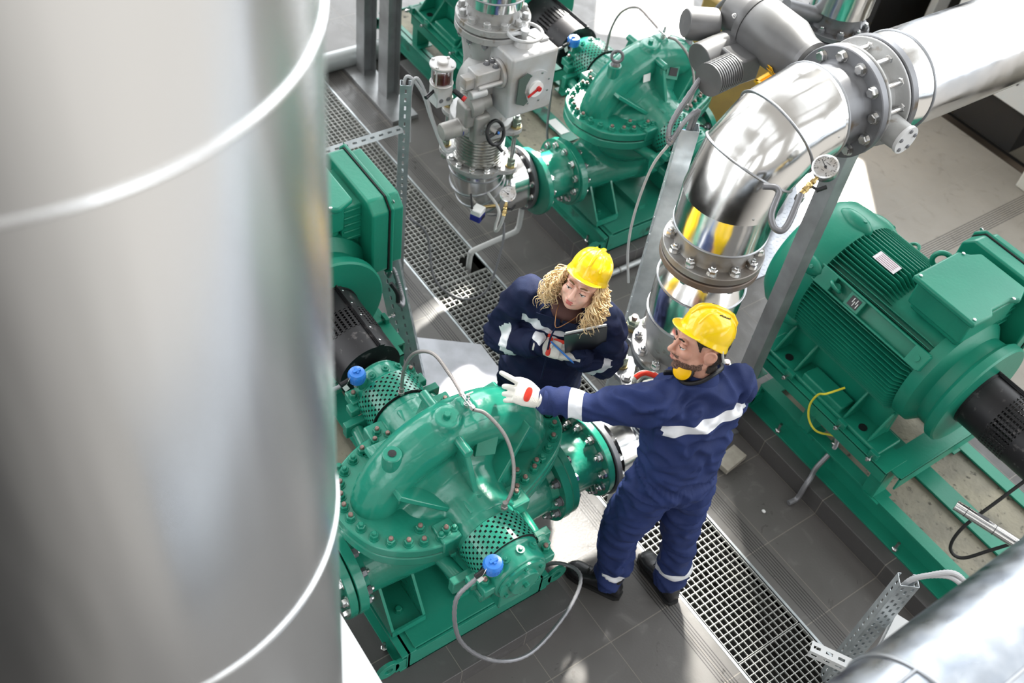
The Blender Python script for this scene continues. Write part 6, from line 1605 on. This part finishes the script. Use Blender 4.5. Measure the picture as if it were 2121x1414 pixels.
for i in range(520):
    ph = math.radians(random.uniform(52, 308)); sp = random.random()
    if random.random() < .45: ph = math.radians(random.choice((random.uniform(50, 110), random.uniform(250, 310))))
    cs, sn = math.sin(ph), math.cos(ph); r0 = .074; r1 = random.uniform(.082, .128); ln = random.uniform(.10, .185)
    z0 = random.uniform(-.005, .045); pts = []; k = random.uniform(0, 6.28); fr = random.uniform(14, 24); ar = random.uniform(.006, .015); sw = random.uniform(-.03, .03)
    for j in range(26):
        t_ = j / 25; rr_ = r0 + (r1 - r0) * min(1, t_ * 2.0) ** .8 - .012 * max(0, t_ - .7)
        x = cs * rr_ * 1.05 + sw * t_; y = sn * rr_ * 1.12 - .012; z = z0 - ln * t_
        if y > .035 and abs(x) < .085: x = math.copysign(.085, x if abs(x) > 1e-4 else cs)
        w_ = ar * min(1, t_ * 3)
        pts.append(T_(x + math.cos(k + fr * t_) * w_, y + math.sin(k + fr * t_) * w_, z + math.sin(k * 2 + fr * t_ * .9) * w_ * .5))
    b.tube(pts, [random.uniform(.0014, .0032) * (1 - .75 * (q / 25) ** 3) for q in range(26)], 5)
b.build('hair', HAIRB, wom, world=True, ang=180)
b = MB(); b.ball(T_(0, -.045, -.02), V((.082, .075, .075)), 20, R_); b.build('hair_cap', HAIRB, wom, world=True)
wd_ = (wRW - wRE).normalized(); Dw = V((.67, .65, -.04)); NBw = V((.47, -.45, .74))
me, Xw, red, th = hand(wRW + wd_ * .02, Dw, NBw, -1, ((.45, .65, .4), (.45, .7, .4), (.5, .7, .4), (.5, .75, .4)), s=.92, tout=.5)
g1_ = child(me, 'glove', wom)
Wp = wRW + wd_ * .02; Dn = Dw.normalized(); NBn = (NBw - Dn * NBw.dot(Dn)).normalized()
b = MB(); ovalpatch(b, Wp + Dn * .040 - Xw * .004, Xw, Dn, NBn, .030, .011, .0185); ovalpatch(b, Wp + Dn * .075 + Xw * .030, Dn, Xw, (NBn + Xw).normalized(), .026, .008, .012)
b.build('glove_patch', GLOVER, g1_, world=True)
cuff(Wp, wd_, .031, .05).build('glove_cuff', GLOVE, wom, world=True)
wl_ = (wLW - wLE).normalized(); Dl = V((-.70, -.66, -.05)); NBl = V((-.1, -.35, -.80))
me, Xl, red, th = hand(wLW + wl_ * .02, Dl, NBl, -1, ((.5, .7, .4), (.5, .7, .4), (.55, .75, .4), (.6, .8, .4)), s=.92, tout=.5)
g2_ = child(me, 'glove', wom)
b = MB()
for q in red[:3]: b.ball(q[-1] + NBl.normalized() * -.002, .0098, 10)
b.build('glove_patch', GLOVER, g2_, world=True)
cuff(wLW + wl_ * .02, wl_, .031, .05).build('glove_cuff', GLOVE, wom, world=True)
for A_, W_ in ((wRW, wd_), (wLW, wl_)): b = MB(); b.lathe([(.050, 0), (.053, .01), (.053, .04), (.047, .05)], A_ - W_ * .04, W_, 32); b.build('sleeve_cuff', NAVYD, wom, world=True)
shoe(wom, wLA, (-2.02, 2.02)); shoe(wom, wRA, (-2.18, 1.90))

# clipboard with paper and the pen
u = V((.417, .876, .24)).normalized(); v = V((.265, -.300, .905)); v = (v - u * v.dot(u)).normalized(); nn = u.cross(v); CB = V((-1.850, 1.998, 1.425)) - v * .236 - u * .05
t = thing('clipboard', 'black clipboard with white paper held under the arm of the woman', 'clipboard', CB)
R = Matrix((u, v, nn)).transposed()
b = MB(); b.box(CB + v * .12 + u * .05, (.170, .25, .004), R); b.build('board', BLACKP, t, world=True, bevel=.001)
sg = 1 if nn.dot(V((.5, -.55, .67))) < 0 else -1
b = MB(); b.box(CB + v * .136 + u * .052 + nn * sg * .006, (.160, .25, .004), R); b.build('paper', PAPER, t, world=True)
b = MB(); b.box(CB + v * .236 + u * .05 + nn * sg * .008, (.09, .022, .006), R); b.build('clip', ZINC, t, world=True)
for q in (-.03, .03): b = MB(); b.cyl(CB + v * .232 + u * (.05 + q) - nn * sg * .002, CB + v * .232 + u * (.05 + q) - nn * sg * .0035, .004, n=12); b.build('rivet', ZINC, t, world=True)
pc = Wp + Dn * .088 + NBn * .017
t = thing('pen', 'blue pen held in the white glove of the woman', 'pen', pc)
b = MB(); pd = V((.30, .28, -.55)).normalized() if False else V((.55, .35, -.42)).normalized(); b.cyl(-pd * .055, pd * .065, .0042, n=12); b.cyl(pd * .065, pd * .078, .0042, .001, n=12); b.build('barrel', BLUEP, t)

t = thing('suction_pipe', 'grey flanged pipe bolted to the foreground pump at the edge of the blurred duct', 'pipe', (-1.87, .92, .53))
b = MB(); flange(b, (0, 0, 0), (0, -1, 0), .195, .036, .1); b.lathe([(.14, .036), (.13, .06), (.13, .25)], (0, 0, 0), (0, -1, 0), 40); b.build('pipe_body', GREEN, t)
ring_of(BOLT_Z, 'bolt', t, (0, -.036, 0), (0, -1, 0), .161, 12, world=False)
